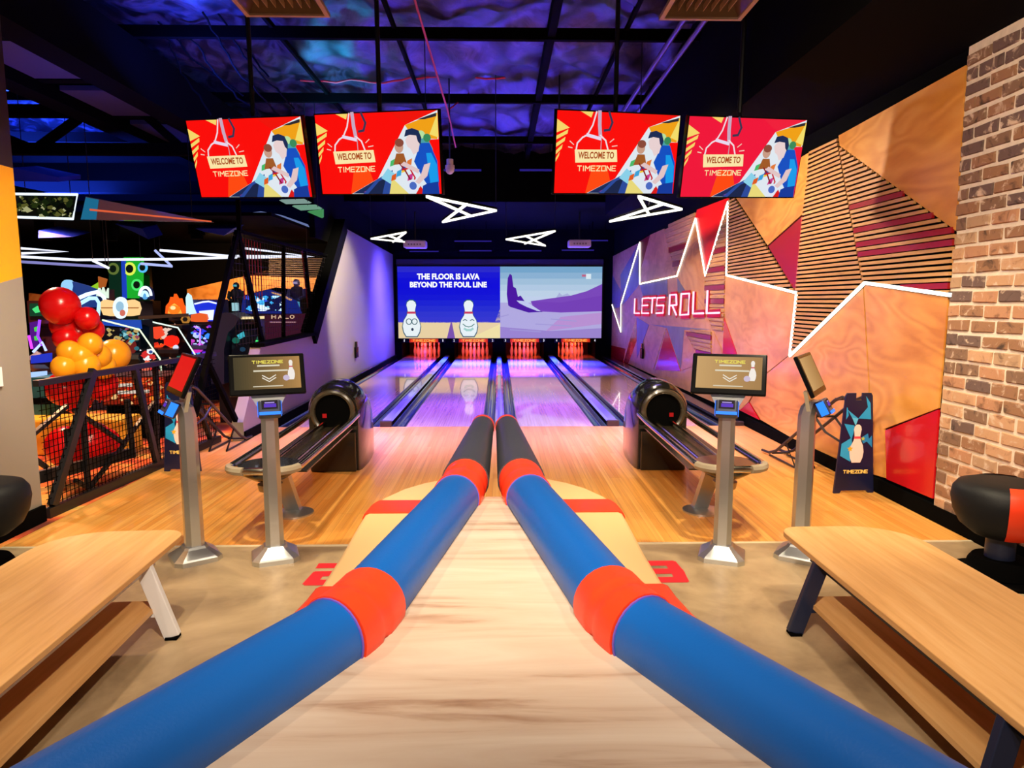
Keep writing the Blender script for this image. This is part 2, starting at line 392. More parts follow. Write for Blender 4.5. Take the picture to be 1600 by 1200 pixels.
gutter(2.96, 3.19, 'dark gutter trough along the foot of the plywood wall')
def capping(x0, x1, h, label):
    t = thing('division_capping', label, 'lane divider', ((x0 + x1) / 2, Y_FOUL, 0), group='lane cappings')
    w_ = (x1 - x0) / 2
    MB(M_cap if abs(x0) < 3 else M_gutter).prism([(-w_, 0.05, h - .02), (-w_ + .03, 0.05, h), (w_ - .03, .05, h), (w_, .05, h - .02)], (0, Y_DECK - Y_FOUL + .2, 0)).build('top_board', t)
    MB(M_black).box(-w_, w_, .05, Y_DECK - Y_FOUL + .2, -.13, h - .021).build('side_board', t)
    MB(pm('capping_nose', '#3a2c2c', .35)).box(-w_, w_, -.02, .049, -.13, h).build('nose_cap', t, bevel=.012)
capping(-1.66, -1.50, .085, 'blue grey capping board between the two lanes nearer the grey wall')
capping(-.05, .08, .06, 'thin blue grey capping board on the centre line behind the booth')
capping(1.52, 1.69, .085, 'blue grey capping board between the two lanes nearer the plywood wall')
capping(-3.17, -3.14, .12, 'thin dark side capping under the grey wall')
capping(3.195, 3.46, .06, 'dark side capping ledge under the plywood wall')

# ---- wall_right: boards, slats, red panels
def wp(px, X=XR): return [WX(x, y, X) for x, y in px]
def c1(pts): return [(920 + x / 4, 280 + y / 4) for x, y in pts]
TOP = [(1513, 100), (1312, 212), (1267, 237), (1142, 309), (1090, 330), (1000, 381), (946, 404)]
base = [Vector((XR, 5.26, 0)), Vector((XR, 23, 0))]
top3 = [v for v in wp(TOP)]
poly = [Vector((XR, 5.26, -.1)), Vector((XR, 5.26, top3[0].z))] + top3[1:-1] + [Vector((XR, 23, top3[-1].z)), Vector((XR, 23, -.1))]
wall_r = struct(MB(M_black).prism(poly, (.12, 0, 0)).build('wall_right'))
def board(name, px, mat, t=.016, X=XR):
    p = wp(px, X); c = sum(p, Vector()) / len(p); p = [v + (c - v).normalized() * .007 for v in p]
    return MB(mat).prism(p, (-t, 0, 0)).build(name, wall_r)
def slats(px, pitch=.047, wd=.028, red=(), mat=None, t=.03):
    p = wp(px); MB(M_black).prism(p, (-.006, 0, 0)).build('slat_backing', wall_r)
    zs = [v.z for v in p]; z = min(zs) + pitch * .3; m = MB(); k = 0
    while z < max(zs):
        xs = []
        for i in range(len(p)):
            a, b = p[i], p[(i + 1) % len(p)]
            if (a.z <= z) != (b.z <= z): xs.append(a.y + (b.y - a.y) * (z - a.z) / (b.z - a.z))
        xs.sort()
        isred = any(r0 < z < r1 for r0, r1 in red)
        m.m(M_darkred if isred else (mat or M_slat))
        hh = pitch * .5 if isred else wd / 2
        for i in range(0, len(xs) - 1, 2):
            if xs[i + 1] - xs[i] > .03: m.box(XR - t, XR - .006, xs[i], xs[i + 1], z - hh, z + hh)
        z += pitch; k += 1
    m.build('slat_panel', wall_r)
board('plywood_backing', [(947, 406), (1090, 332), (1141, 311), (1135, 430), (1133, 485), (1155, 556), (1171, 628), (1157, 641), (1130, 635), (1060, 605), (947, 552)], M_ply2, t=.008)
# near panels
board('plywood_panel', [(1312, 212), (1513, 101), (1497, 361), (1314, 228)], M_ply)
slats([(1268, 237), (1311, 213), (1313, 228), (1351, 441), (1236, 553), (1246, 455), (1257, 336), (1264, 280)])
slats([(1315, 229), (1496, 362), (1485, 459), (1352, 441)], red=[(2.62, 2.67), (2.40, 2.47), (2.16, 2.20), (1.86, 1.90), (2.28, 2.31)])
board('plywood_panel', [(1150, 307), (1266, 238), (1263, 280), (1256, 335), (1201, 384)], M_ply)
board('red_panel', [(1202, 385), (1256, 337), (1245, 455), (1241, 450)], M_darkred)
slats([(1141, 311), (1149, 308), (1244, 454), (1134, 429)], pitch=.05, wd=.03)
board('plywood_panel', [(1134, 430), (1244, 457), (1234, 556), (1196, 586), (1171, 628), (1160, 592), (1154, 556), (1132, 482)], M_ply2)
board('plywood_panel', [(1235, 555), (1351, 443), (1360, 600), (1362, 741), (1275, 706), (1190, 656), (1173, 628), (1197, 586)], M_ply)
board('plywood_panel', [(1352, 443), (1485, 461), (1470, 638), (1384, 671), (1386, 748), (1363, 741), (1361, 600)], M_ply, t=.0155)
board('red_panel', [(1385, 672), (1470, 639), (1460, 780), (1387, 749)], M_red)
board('red_panel', [(1157, 641), (1172, 628), (1188, 656)], M_red, t=.018)
# far panels, read from a crop of the photo
board('red_panel', c1([(680, 190), (885, 112), (870, 142), (730, 590), (668, 245)]), M_redbright)
board('plywood_panel', c1([(667, 247), (729, 605), (745, 850), (770, 918), (700, 850), (610, 700), (551, 605)]), M_ply)
slats(c1([(478, 308), (678, 190), (666, 245), (550, 603), (495, 400)]), pitch=.1, wd=.06, red=[(2.7, 2.8), (2.45, 2.54), (2.05, 2.14)])
slats(c1([(732, 595), (868, 150), (860, 600), (852, 860), (843, 940), (780, 938), (748, 850), (733, 800)]), pitch=.072, wd=.045,
      red=[(2.52, 2.6), (2.2, 2.3), (1.92, 2.0), (1.72, 1.8)])
board('plywood_panel', c1([(388, 346), (476, 308), (551, 605), (320, 655), (345, 500)]), M_ply2)
board('red_panel', c1([(318, 390), (388, 348), (330, 550), (319, 560)]), M_darkred)
board('grey_panel', c1([(200, 600), (318, 395), (318, 660), (212, 790)]), M_plygrey)
board('grey_panel', c1([(112, 650), (150, 600), (205, 700), (198, 800), (110, 820)]), M_plygrey)
board('grey_panel', c1([(322, 660), (495, 620), (498, 735), (345, 740)]), M_plygrey)
board('grey_panel', c1([(556, 612), (612, 705), (560, 712)]), M_plygrey)
board('red_panel', c1([(300, 870), (302, 1010), (238, 1180), (215, 1160)]), M_red, t=.014)
board('grey_panel', c1([(302, 862), (380, 910), (304, 1120)]), M_plygrey)
board('plywood_panel', c1([(380, 922), (488, 930), (408, 1190), (300, 1180), (306, 1125)]), M_ply2)
board('red_panel', c1([(490, 932), (578, 1200), (420, 1192)]), M_red)
board('grey_panel', c1([(384, 908), (765, 938), (600, 942), (578, 1190), (492, 930)]), M_plygrey, t=.012)
board('plywood_panel', c1([(602, 945), (712, 1150), (588, 1195)]), M_ply)
slats(c1([(606, 944), (772, 942), (772, 1100), (716, 1148)]), pitch=.072, wd=.045, red=[(1.12, 1.2), (.82, .9)])
board('plywood_panel', c1([(778, 942), (838, 1060), (838, 1110), (775, 1110)]), M_ply)
board('red_panel', c1([(851, 862), (935, 1100), (842, 1092)]), M_red)
board('red_panel', c1([(108, 1030), (232, 1060), (215, 1160), (112, 1110)]), M_red, t=.012)  # red glow on the far wall, put in as a red board
struct(MB(M_black).box(XR - .035, XR - .0005, 5.26, 9.4, 0, .13).build('baseboard_right'))
# brick return
M_br = [grainmat('brick_tone_' + n, [(.30, d), (.44, c), (.56, c), (.66, '#c9b09a')], (1, 1, 1), .8, 9, .9, detail=8, bump=.5) for n, c, d in
        zip('abcdef', ['#b08060', '#90684c', '#bc9270', '#7c5e4a', '#ac8a6c', '#66504a'], ['#74503a', '#46342a', '#8c6044', '#3a2c28', '#6a5040', '#382c2c'])]
M_mortar = pm('pale_mortar', '#d8c8b6', .95, noise=.2, nscale=20, bump=.4, bscale=50)
m = MB(M_mortar).box(XR - .004, XR + .12, -1.2, 5.255, -.1, 3.62)
rb = random.Random(3); z = .0; row = 0
PITCHB, BL = .1085, .262
while z < 3.55:
    y = 5.245 - (BL * .5 if row % 2 else 0) - .02
    first = True
    if row % 2:
        segs = [(5.245, 5.245 - BL * .5 + .02)]
    else: segs = []
    yy = 5.245 - (BL * .5 if row % 2 else 0)
    while yy > -1.1:
        segs.append((yy, yy - BL + .024)); yy -= BL
    for a, b in segs:
        mt = rb.choice(M_br[:3] + M_br if z < 2.3 else [M_br[3], M_br[5], M_br[1], M_br[5]]); m.m(mt)  # upper courses get darker bricks: the dim light there put into their colour
        j = lambda s=.006: rb.uniform(-s, s)
        z0, z1 = z + .004, min(z + PITCHB - .022, 3.6); d = .014 + rb.uniform(0, .008)
        ring0 = [(XR - .004, a + j(), z0 + j()), (XR - .004, b + j(), z0 + j()), (XR - .004, b + j(), z1 + j()), (XR - .004, a + j(), z1 + j())]
        cy, cz = (a + b) / 2, (z0 + z1) / 2
        ring1 = [(XR - d, cy + (p[1] - cy) * .95, cz + (p[2] - cz) * .86) for p in ring0]
        m.loft([ring0, ring1])
    z += PITCHB; row += 1
struct(m.build('wall_right_brick'))
struct(MB(M_black).box(XR - .035, XR - .0225, -1.2, 5.2595, 0, .13).build('baseboard_right_brick'))

# ---- left side: pillar wall, sill wall, grey wall
PX = -3.65
yb = [WX(x, y, PX) for x, y in [(65, 790), (33, 432), (20, 262)]]
m = MB(M_greywall).prism([(PX, 5.36, -.1), (PX, -1.2, -.1), (PX, -1.2, 1.50), (PX, 5.12, 1.88), (PX, 5.36, 1.935)], (-.25, 0, 0))
m.m(M_yellow).prism([(PX, 5.36, 1.935), (PX, 5.12, 1.88), (PX, -1.2, 1.50), (PX, -1.2, 2.74), (PX, 5.36, 2.74)], (-.25, 0, 0))
m.m(M_brown).prism([(PX, 5.36, 2.74), (PX, -1.2, 2.74), (PX, -1.2, 5.2), (PX, 5.36, 5.2)], (-.25, 0, 0))
struct(m.build('wall_left_front'))
struct(MB(M_black).box(PX + .0005, PX + .03, -1.2, 5.36, 0, .13).build('baseboard_left'))
o = MB(M_white).box(PX + .0005, PX + .02, 4.93, 5.03, 1.13, 1.27).build('light_switch'); tag(o, 'white switch plate on the grey pillar under the yellow paint', 'switch')
XW = -3.2
gw = [(Y_BACK + .0, -.1), (Y_BACK, 3.14), (WX(537, 355, XW).y, 3.26), (11.87, 1.18), (9.24, 1.15), (8.48, .24), (8.48, -.1)]
struct(MB(M_greywall).prism([(XW, y, z) for y, z in gw], (-.14, 0, 0)).build('wall_left'))
struct(MB(M_black).box(XW + .0005, XW + .025, 8.48, Y_FOUL, 0, .12).build('baseboard_left_lane'))
# black edging of the opening
m = MB(M_black).bar((XW - .05, 14.45, 3.3), (XW - .05, 11.75, 1.13), .30, .22, up=(1, 0, 0))
m.bar((XW - .04, 11.9, 1.19), (XW - .04, 9.2, 1.16), .20, .05)
struct(m.build('trim_2'))

# ---- back wall with picture opening, pin pit
m = MB(M_black)
m.box(-3.34, 3.6, Y_BACK, Y_BACK + .1, .60, 5.2)
struct(m.build('wall_back'))
m = MB(M_black)
for x0, x1 in ((-3.2, -2.98), (-1.80, -1.36), (-.19, .22), (1.39, 1.84), (3.0, 3.5)): m.box(x0, x1, Y_BACK, 22.9, -.12, .60)
m.m(pm('pit_curtain', '#3a0806', .8)).box(-3.2, 3.5, 22.9, 23.0, -.14, .62)
m.m(M_black).box(-3.2, 3.5, Y_BACK + .12, 23.0, .62, .7)
struct(m.build('pin_pit'))
struct(MB(pm('grey_mask_panel', '#15131c', .5)).box(-3.1, 3.2, Y_BACK - .05, Y_BACK - .002, 2.82, 3.0).build('trim_3'))

struct(MB(M_black).box(3.53, 3.62, 5.26, 23.2, 2.9, 5.3).build('wall_right_upper'))
struct(MB(M_black).box(-3.46, -3.36, 12.8, 23.2, 2.9, 5.3).build('wall_left_upper'))
struct(MB(M_black).box(-12, 3.7, 23.2, 23.3, -.1, 5.3).build('wall_rear'))

# ---- ceiling
M_foil = grainmat('foil_insulation', [(.3, '#050507'), (.46, '#121016'), (.58, '#3c3846'), (.66, '#17141c'), (.8, '#08070a')], (1, .7, 1), 1.6, 2.2, .4, bump=1.0)
ZC = 5.0
vs = []; fs = []; nx, ny = 150, 110; rc = random.Random(5)
for j in range(ny + 1):
    for i in range(nx + 1):
        x = -11.5 + 14.2 * i / nx; y = 3.0 + 12.4 * j / ny
        vs.append((x, y, ZC + .06 * math.sin(y * 3.1 + 1.2 * math.sin(x * 2.3)) + rc.uniform(-.022, .022) + .03 * math.sin(x * 9 + 3 * math.sin(y * 2.2))))
for j in range(ny):
    for i in range(nx): a = j * (nx + 1) + i; fs.append((a, a + 1, a + nx + 2, a + nx + 1))
struct(MB(M_foil).mesh(vs, fs).build('ceiling', smooth=80))
m = MB(M_black)
m.box(-16, 3.8, 15.3, 23.2, 3.9, 5.3)          # lowered black ceiling over the far lanes
m.box(2.35, 3.75, -1.2, 15.3, 3.62, 5.3)       # bulkhead along the right wall
struct(m.build('ceiling_bulkhead'))
struct(MB(M_black).box(-16, 3.8, -1.2, 24, 5.3, 5.4).build('ceiling_slab'))
M_panel = pm('ceiling_board', '#2a2c44', .6)
m = MB(M_panel)
for k in range(6): m.box(-5.35, -4.6, 5.6 + k * 1.6, 5.6 + k * 1.6 + 1.15, 4.3, 4.36)
struct(m.build('ceiling_panels'))
struct(MB(M_black).box(-12, -3.55, 15.9, 16.0, -.1, 5).build('wall_arcade_back'))
struct(MB(M_black).box(-12, -11.9, 3, 16, -.1, 5).build('wall_arcade_left'))

# =================================================================== CEILING FITTINGS
def beam(p, q, w_, h_, name='ceiling_beam'): return struct(MB(M_black).bar(p, q, w_, h_).build(name))
for y in (6.1, 8.35, 10.9, 13.6): beam((-7.6, y, 4.82), (2.6, y, 4.82), .07, .13)
for x in (-6.0, .62): beam((x, 3, 4.86), (x, 15.3, 4.86), .09, .16)
for x in (-2.6, -1.2, 1.5): beam((x, 3, 4.89), (x, 15.3, 4.89), .04, .06)
beam((-4.35, 2.5, 4.45), (-4.35, 15.3, 4.45), .34, .62)
beam((-5.6, 4, 4.45), (-5.6, 15.3, 4.45), .3, .5)
for k in range(6): beam((-11, 5.4 + k * 1.6, 4.42), (-4.4, 5.4 + k * 1.6, 4.42), .14, .16)
beam((-9.5, 10.2, 3.9), (-4.4, 10.2, 3.9), .12, .16); beam((-10.5, 12.6, 3.75), (-3.7, 12.6, 3.75), .2, .2)
beam((-6.6, 10.2, 3.9), (-5.4, 10.2, 4.7), .1, .1); beam((-5.4, 10.2, 4.7), (-4.5, 10.2, 3.9), .1, .1); beam((-8.6, 10.2, 4.7), (-6.6, 10.2, 3.9), .1, .1)
# conduits
t = tag(MB(pm('grey_conduit', '#6a5a8a', .4, .5)).tube([(2.12, 5.4, 4.6), (2.12, 15, 4.6)], .03).build('conduit_pipe'), 'violet lit conduit running along the ceiling, nearer the black bulkhead', 'pipe', 'ceiling conduits')
t = tag(MB(pm('grey_conduit', '#6a5a8a', .4, .5)).tube([(1.9, 5.4, 4.6), (1.9, 15, 4.6)], .03).build('conduit_pipe'), 'violet lit conduit running along the ceiling, farther from the black bulkhead', 'pipe', 'ceiling conduits')
M_redcable = pm('red_cable', '#d02426', .5)
rc = random.Random(11)
def cable(pts, r, mat, label, wob=.03, sub=7):
    P = []
    for a, b in zip(pts[:-1], pts[1:]):
        a, b = Vector(a), Vector(b)
        for i in range(sub): P.append(a.lerp(b, i / sub) + Vector((rc.uniform(-wob, wob), 0, rc.uniform(-wob, wob))))
    P.append(Vector(pts[-1]))
    return tag(MB(mat).tube(P, r, 6).build('ceiling_cable', smooth=True), label, 'cable', 'ceiling cables')
cable([G(645, -10, 4.6), G(700, 175, 4.4), G(712, 230, 4.3)], .012, pm('pink_cable', '#c04a68', .5), 'straight pink cable slanting down from the ceiling above the two inner screens', 0)
cable([WY(470, 128, 10.6), WY(600, 127, 10.6), WY(690, 118, 10.6), WY(790, 121, 10.6)], .014, M_redcable, 'red cable sagging along the ceiling, upper of the two crosswise ones')
cable([WY(500, 150, 11.6), WY(690, 148, 11.6), WY(735, 145, 11.6), WY(880, 150, 11.6), WY(990, 155, 11.6)], .014, M_redcable, 'red cable sagging along the ceiling, lower of the two crosswise ones')
cable([WY(797, -5, 9.8), WY(795, 20, 9.8), WY(793, 120, 10.55)], .014, M_redcable, 'red cable hanging down from the top of the picture near its middle', .015)
cable([WY(702, 172, 10.5), WY(733, 146, 11.4)], .012, M_redcable, 'short red cable joining the pink cable to the lower crosswise one', .01)
M_blackcable = pm('black_cable', '#050506', .8, spec=.1)
for k, (a, b) in enumerate([((315, 20), (440, 185)), ((335, 10), (460, 170)), ((300, 62), (420, 190)), ((230, 10), (380, 150)), ((250, 30), (330, 180)), ((350, 5), (420, 120))]):
    cable([WY(*a, 8.0 + k * .2), WY((a[0] + b[0]) / 2 - 8, (a[1] + b[1]) / 2 + 8, 8.4 + k * .2), WY(*b, 9.2)], .012, M_blackcable,
          'thin dark cable drooping among others at the ceiling above the leftmost hanging screen', .02)
# air diffusers
def diffuser(x, y, label):
    t = thing('air_diffuser', label, 'air vent', (x, y, 3.98), group='square ceiling vents')
    M_d = pm('vent_metal', '#a89078', .45); s = .33
    m = MB(M_d)
    for k in range(4):
        a = R(90 * k); c_, s_ = math.cos(a), math.sin(a); rot = lambda u, v: (u * c_ - v * s_, u * s_ + v * c_)
        q = [rot(-s, -s), rot(s, -s), rot(s - .035, -s + .035), rot(-s + .035, -s + .035)]
        m.prism([(u, v, 0) for u, v in q], (0, 0, .03))
    m.build('frame', t)
    m = MB(pm('vent_throat', '#4a3420', .6))
    for k in range(4):
        a = R(90 * k); c_, s_ = math.cos(a), math.sin(a); rot = lambda u, v: (u * c_ - v * s_, u * s_ + v * c_)
        a0, a1 = rot(-s + .035, -s + .035), rot(s - .035, -s + .035); b1, b0 = rot(.16, -.16), rot(-.16, -.16)
        m.mesh([(*a0, .015), (*a1, .015), (*b1, .16), (*b0, .16)], [(0, 1, 2, 3)])
    m.box(-.17, .17, -.17, .17, .16, .17); m.build('throat', t)
    m = MB(M_d)
    for k in range(7): m.bar((-.20 + k * .066, -.24, .06), (-.20 + k * .066, .24, .06), .004, .05)
    m.build('louvre', t)
    m = MB(M_black).box(-.33, .33, -.33, .33, .18, 1.0); m.build('duct_box', t)
diffuser(-1.66, 5.42, 'square bronze air vent above the two left hanging screens')
diffuser(1.62, 5.42, 'square bronze air vent above the two right hanging screens')
# ceiling downlights and small camera dome
def dome(p, label):
    t = thing('security_camera', label, 'camera', p)
    MB(M_white).lathe([(.05, .14), (.05, .06), (.07, .05), (.07, 0)], 16).build('housing', t, smooth=40)
    MB(pm('camera_dome', '#d8d8e8', .2)).lathe([(.068, 0), (.062, -.04), (.035, -.07), (.005, -.08)], 16).build('dome', t, smooth=60)
    MB(M_blackmetal).tube([(0, 0, .14), (0, 0, 1.6)], .012, 8).build('drop_rod', t)
dome(WY(703, 264, 10.5), 'small white dome camera hanging beside the inner left screen')
dome(WY(873, 270, 10.5), 'small white dome camera half hidden beside the inner right screen')
# violet strips
def batten(px, y, label):
    p, q = WY(px[0], px[2], y), WY(px[1], px[2], y)
    t = thing('light_batten', label, 'strip light', (p + q) / 2, group='violet strip lights')
    L = (q - p).length / 2
    MB(M_black).box(-L, L, .0, .05, .02, .06).build('housing', t)
    MB(em('#2a1f86', .8)).box(-L, L, -.01, .03, -.012, .02).build('tube', t)
    for s in (-.7, .7): MB(M_black).tube([(L * s, .025, .06), (L * s, .025, 3.95 + .2 - t.location.z if y > 15.3 else 4.9 - t.location.z)], .008, 6).build('hanger', t)
batten((676, 752, 266), 14.2, 'violet strip light above the dark ceiling drop, next to the inner left screen')
batten((812, 868, 266), 14.2, 'violet strip light above the dark ceiling drop, next to the inner right screen')
batten((710, 768, 377), 19.0, 'violet strip light high above the middle of the lanes')
batten((922, 950, 376), 19.0, 'violet strip light just right of the projector on the plywood side')
batten((640, 685, 393), 19.8, 'lowest violet strip light, over the blue lava picture on its outer side')
batten((718, 768, 392), 19.8, 'lowest violet strip light, over the seam side of the blue lava picture')
batten((796, 846, 392), 19.8, 'lowest violet strip light, over the seam side of the desert picture')
batten((878, 928, 391), 19.8, 'lowest violet strip light, over the outer side of the desert picture')

# star light fixtures: flat zigzags of LED tube hung level under the ceiling
def starlight(loops, z, label):
    P = [[G(x, y, z) for x, y in l] for l in loops]
    c = sum((v for l in P for v in l), Vector()) / sum(len(l) for l in P)
    t = thing('star_light', label, 'light fixture', c, group='zigzag star lights')
    m = MB(em('#fffbe6', 2.2)); h = MB(M_black)
    for l in P:
        for a, b in zip(l[:-1], l[1:]):
            m.bar(a - c, b - c, .03, .03); h.bar(a - c + Vector((0, 0, .035)), b - c + Vector((0, 0, .03)), .034, .03)
    m.build('light_tube', t); h.build('housing', t)
    for v in (P[0][0], P[0][1]): MB(M_blackmetal).tube([v - c + Vector((0, 0, .07)), Vector((v.x - c.x, v.y - c.y, 3.9 - z if v.y > 15.3 else 5.1 - z))], .006, 6).build('hanger', t)
starlight([[(667, 307), (775, 329), (692, 347), (729, 319)], [(667, 307), (735, 337)]], 3.1, 'white zigzag star light hanging just below the inner left screen')
starlight([[(634, 363), (580, 373), (632, 378)], [(634, 363), (614, 378)], [(606, 368), (628, 376)]], 3.1, 'small white zigzag star light hanging over the grey wall')
starlight([[(867, 361), (791, 374), (852, 384), (822, 369)], [(867, 361), (820, 381)]], 3.1, 'white zigzag star light hanging over the seam of the two projected pictures')
starlight([[(1014, 335), (998, 307), (1065, 327), (953, 346), (1036, 319)]], 3.1, 'white zigzag star light hanging below the inner right screen near the plywood wall')

# projectors
def projector(p, label):
    t = thing('projector', label, 'projector', p, group='ceiling projectors')
    MB(pm('projector_shell', '#e0d4dc', .4)).box(-.27, .27, -.2, .2, -.09, .09).build('body', t, bevel=.03)
    MB(M_frame).lathe([(.06, 0), (.06, .05), (.05, .06)], 16, (0, 0, 0)).build('lens', t).rotation_euler = (R(-90), 0, 0)
    t.children[-1].location = (.1, .2, 0)
    m = MB(pm('grey_grille', '#8a8088', .5))
    for k in range(5): m.box(-.16 + k * .07, -.12 + k * .07, -.204, -.198, -.03, .01)
    m.build('grille', t)
    m = MB(M_blackmetal).tube([(0, 0, .09), (0, 0, 3.9 - p[2] if p[1] > 15.3 else 4.8)], .018, 8); m.box(-.12, .12, -.1, .1, .09, .11); m.build('ceiling_mount', t)
projector(WY(649, 382, 17), 'white ceiling projector near the grey wall, in front of the blue lava picture')
projector(WY(905, 381, 17), 'white ceiling projector near the plywood wall, in front of the desert picture')

# ---- hanging TVs
def tvpicture(w_, h_, red, red2):
    p = Pic(w_, h_, lambda c: em(c, 1.0))
    p.rect(0, 0, 1, 1, red)
    p.poly([(.62, 1), (1, 1), (1, .78), (.72, .88)], red2); p.poly([(.25, 0), (.48, 0), (.42, .32), (.3, .36)], '#ff4a12')
    p.poly([(.0, .9), (.0, .74), (.1, .8)], '#f6d66a')
    for k in range(4): p.poly([(.0, .70 - k * .09), (.09 - k * .02, .78 - k * .09), (.085 - k * .02, .73 - k * .09), (.0, .655 - k * .09)], '#f6d66a')
    p.poly([(.18, 1), (.28, 1), (.265, .93)], '#f6d66a')
    # photo insert: a player in a blue shirt at a game
    p.poly([(.26, 0), (.49, .19), (.74, .84), (1.0, 1.0), (1.0, .98), (.99, 0)], '#dfe8f0')
    p.poly([(.27, .005), (.48, .18), (.56, .22), (.5, .0)], '#1c2c58'); p.poly([(.36, .02), (.46, .1), (.47, .03)], '#8a3aa0')
    p.poly([(.74, .84), (1.0, .97), (.99, .66), (.86, .68), (.78, .74)], '#f0a018'); p.poly([(.84, .9), (.99, .97), (.99, .93), (.9, .9)], '#2a2a30')
    p.poly([(.93, .72), (1.0, .97), (1.0, .68)], '#f3dc6a')
    p.poly([(.9, .66), (1.0, .66), (1.0, .0), (.97, .0)], red)
    p.poly([(.82, .62), (.9, .72), (.95, .55), (.95, .45), (.85, .4)], '#4aa0a8'); p.ell(.86, .72, .035, .05, '#b8e0a0'); p.ell(.91, .68, .03, .05, '#3a8a5a')
    p.poly([(.36, 0), (.48, .18), (.62, .3), (.6, .0)], '#2a4a9a'); p.poly([(.4, 0), (.5, .16), (.56, .2), (.52, 0)], '#18264a')
    p.poly([(.52, .2), (.58, .32), (.66, .22), (.6, .12)], '#8ad0e8'); p.poly([(.58, 0), (.61, .2), (.74, 0)], '#e8d87a')
    for k, c in enumerate(['#e05a20', '#3aa0d8', '#f0c83a', '#c83a8a', '#48b868', '#e8e8f0', '#284a9a', '#e07838']):
        a = .60 + (k % 4) * .045; b = .16 + (k // 4) * .13 + (k % 3) * .05; p.poly([(a, b), (a + .04, b + .02), (a + .05, b + .1), (a + .01, b + .07)], c)
    p.ell(.685, .58, .035, .075, '#c89a84'); p.ell(.69, .63, .036, .05, '#8a4a3a'); p.poly([(.63, .36), (.66, .5), (.72, .5), (.74, .38)], '#a05a28')
    p.line([(.68, .38), (.72, .3), (.78, .12), (.86, .02)], .02, '#8a1a20'); p.line([(.7, .3), (.76, .32), (.8, .2), (.76, .06)], .02, '#c81a28')
    p.ell(.78, .1, .05, .08, '#e0e6f4'); p.ell(.78, .1, .03, .05, '#4a6ac0'); p.poly([(.8, 0), (.84, .1), (.88, 0)], '#d81a1a')
    p.poly([(.8, .4), (.86, .62), (.93, .62), (.985, .4), (.99, .14), (.9, .1), (.86, .2)], '#1450c0')
    p.poly([(.9, .5), (.94, .5), (.98, .36), (.985, .15), (.92, .13)], '#189ae8'); p.poly([(.9, .13), (.985, .15), (.99, 0), (.85, 0), (.86, .1)], '#143a9a')
    p.poly([(.74, .66), (.77, .73), (.83, .74), (.86, .66), (.84, .52), (.8, .48), (.78, .55), (.755, .58)], '#e8d0d0')
    p.poly([(.735, .7), (.75, .78), (.8, .8), (.85, .77), (.87, .68), (.86, .6), (.84, .64), (.83, .71), (.78, .72)], '#1c2c54')
    p.poly([(.88, .36), (.93, .38), (.9, .22), (.83, .12), (.8, .15), (.85, .24)], '#e2c4c4'); p.poly([(.69, .36), (.72, .4), (.84, .3), (.83, .25)], '#e2c4c4')
    # grabber claw
    p.line([(.30, 1), (.275, .84), (.235, .72), (.2, .69), (.16, .62), (.15, .5)], .02, '#f0dce4'); p.line([(.325, 1), (.33, .84), (.34, .72)], .05, '#c8a8c0')
    p.line([(.34, .72), (.385, .66), (.41, .54)], .02, '#f0dce4'); p.line([(.235, .72), (.34, .68)], .04, '#e8d8f0'); p.line([(.35, .68), (.35, .5)], .012, '#c89aa8')
    p.line([(.4, 1), (.43, .88), (.41, .79), (.37, .78)], .03, '#3c3450')
    for q in ([(.1, .64), (.13, .6)], [(.09, .57), (.12, .56)], [(.42, .64), (.45, .68)], [(.44, .59), (.48, .6)]): p.line(q, .012, '#f0c8b8')
    p.poly([(.14, .54), (.48, .55), (.49, .40), (.15, .38)], '#fbe6a8'); p.text('WELCOME TO', .17, .43, .46, .515, '#a8481c', .03, .008)
    p.logo(.17, .28, .48, .34, '#fbe6a8', .2, .008)
    return p
def tv(loc, yaw, tilt, roll, red, red2, label):
    t = thing('hanging_screen', label, 'television', loc, group='welcome screens hung from the ceiling')
    t.rotation_mode = 'QUATERNION'
    t.rotation_quaternion = (Matrix.Rotation(yaw, 3, 'Z') @ Matrix.Rotation(tilt, 3, 'X') @ Matrix.Rotation(roll, 3, 'Y')).to_quaternion()
    W, H = 1.23, .70
    MB(M_frame).box(-W / 2 - .012, W / 2 + .012, .0, .05, -H / 2 - .012, H / 2 + .012).box(-.3, .3, .05, .085, -.2, .2).build('case', t, bevel=.004)
    tvpicture(W, H, red, red2).build('screen', t)
    inv = t.rotation_quaternion.to_matrix().inverted()
    a = Vector((0, .07, .1)); top = inv @ Vector((0, .12, 4.72 - loc[2]))
    knee = inv @ Vector((0, .17, .45))
    m = MB(M_blackmetal).tube([a, knee], .022, 8).tube([knee, top], .022, 8); m.build('ceiling_mount', t)
    return t
tv((-2.341, 6.655, 3.075), -.307, .271, .039, '#fb0d0a', '#f0140c', 'outermost hanging welcome screen on the arcade side')
tv((-1.10, 6.44, 3.078), -.335, .2, .045, '#fb0d0a', '#f0140c', 'inner hanging welcome screen on the arcade side')
tv((1.10, 6.46, 3.092), .31, .205, -.045, '#fb0d0a', '#f0140c', 'inner hanging welcome screen on the plywood wall side')
tv((2.30, 6.55, 3.075), .26, .253, -.04, '#f0163a', '#f0203c', 'pinker outermost hanging welcome screen on the plywood wall side')
# suspension rail and rods over the screens
o = MB(M_blackmetal).tube([(-3.2, 6.78, 4.6), (2.34, 6.78, 4.6)], .035, 8).build('suspension_rail'); tag(o, 'black suspension rail above the row of hanging screens', 'rail')

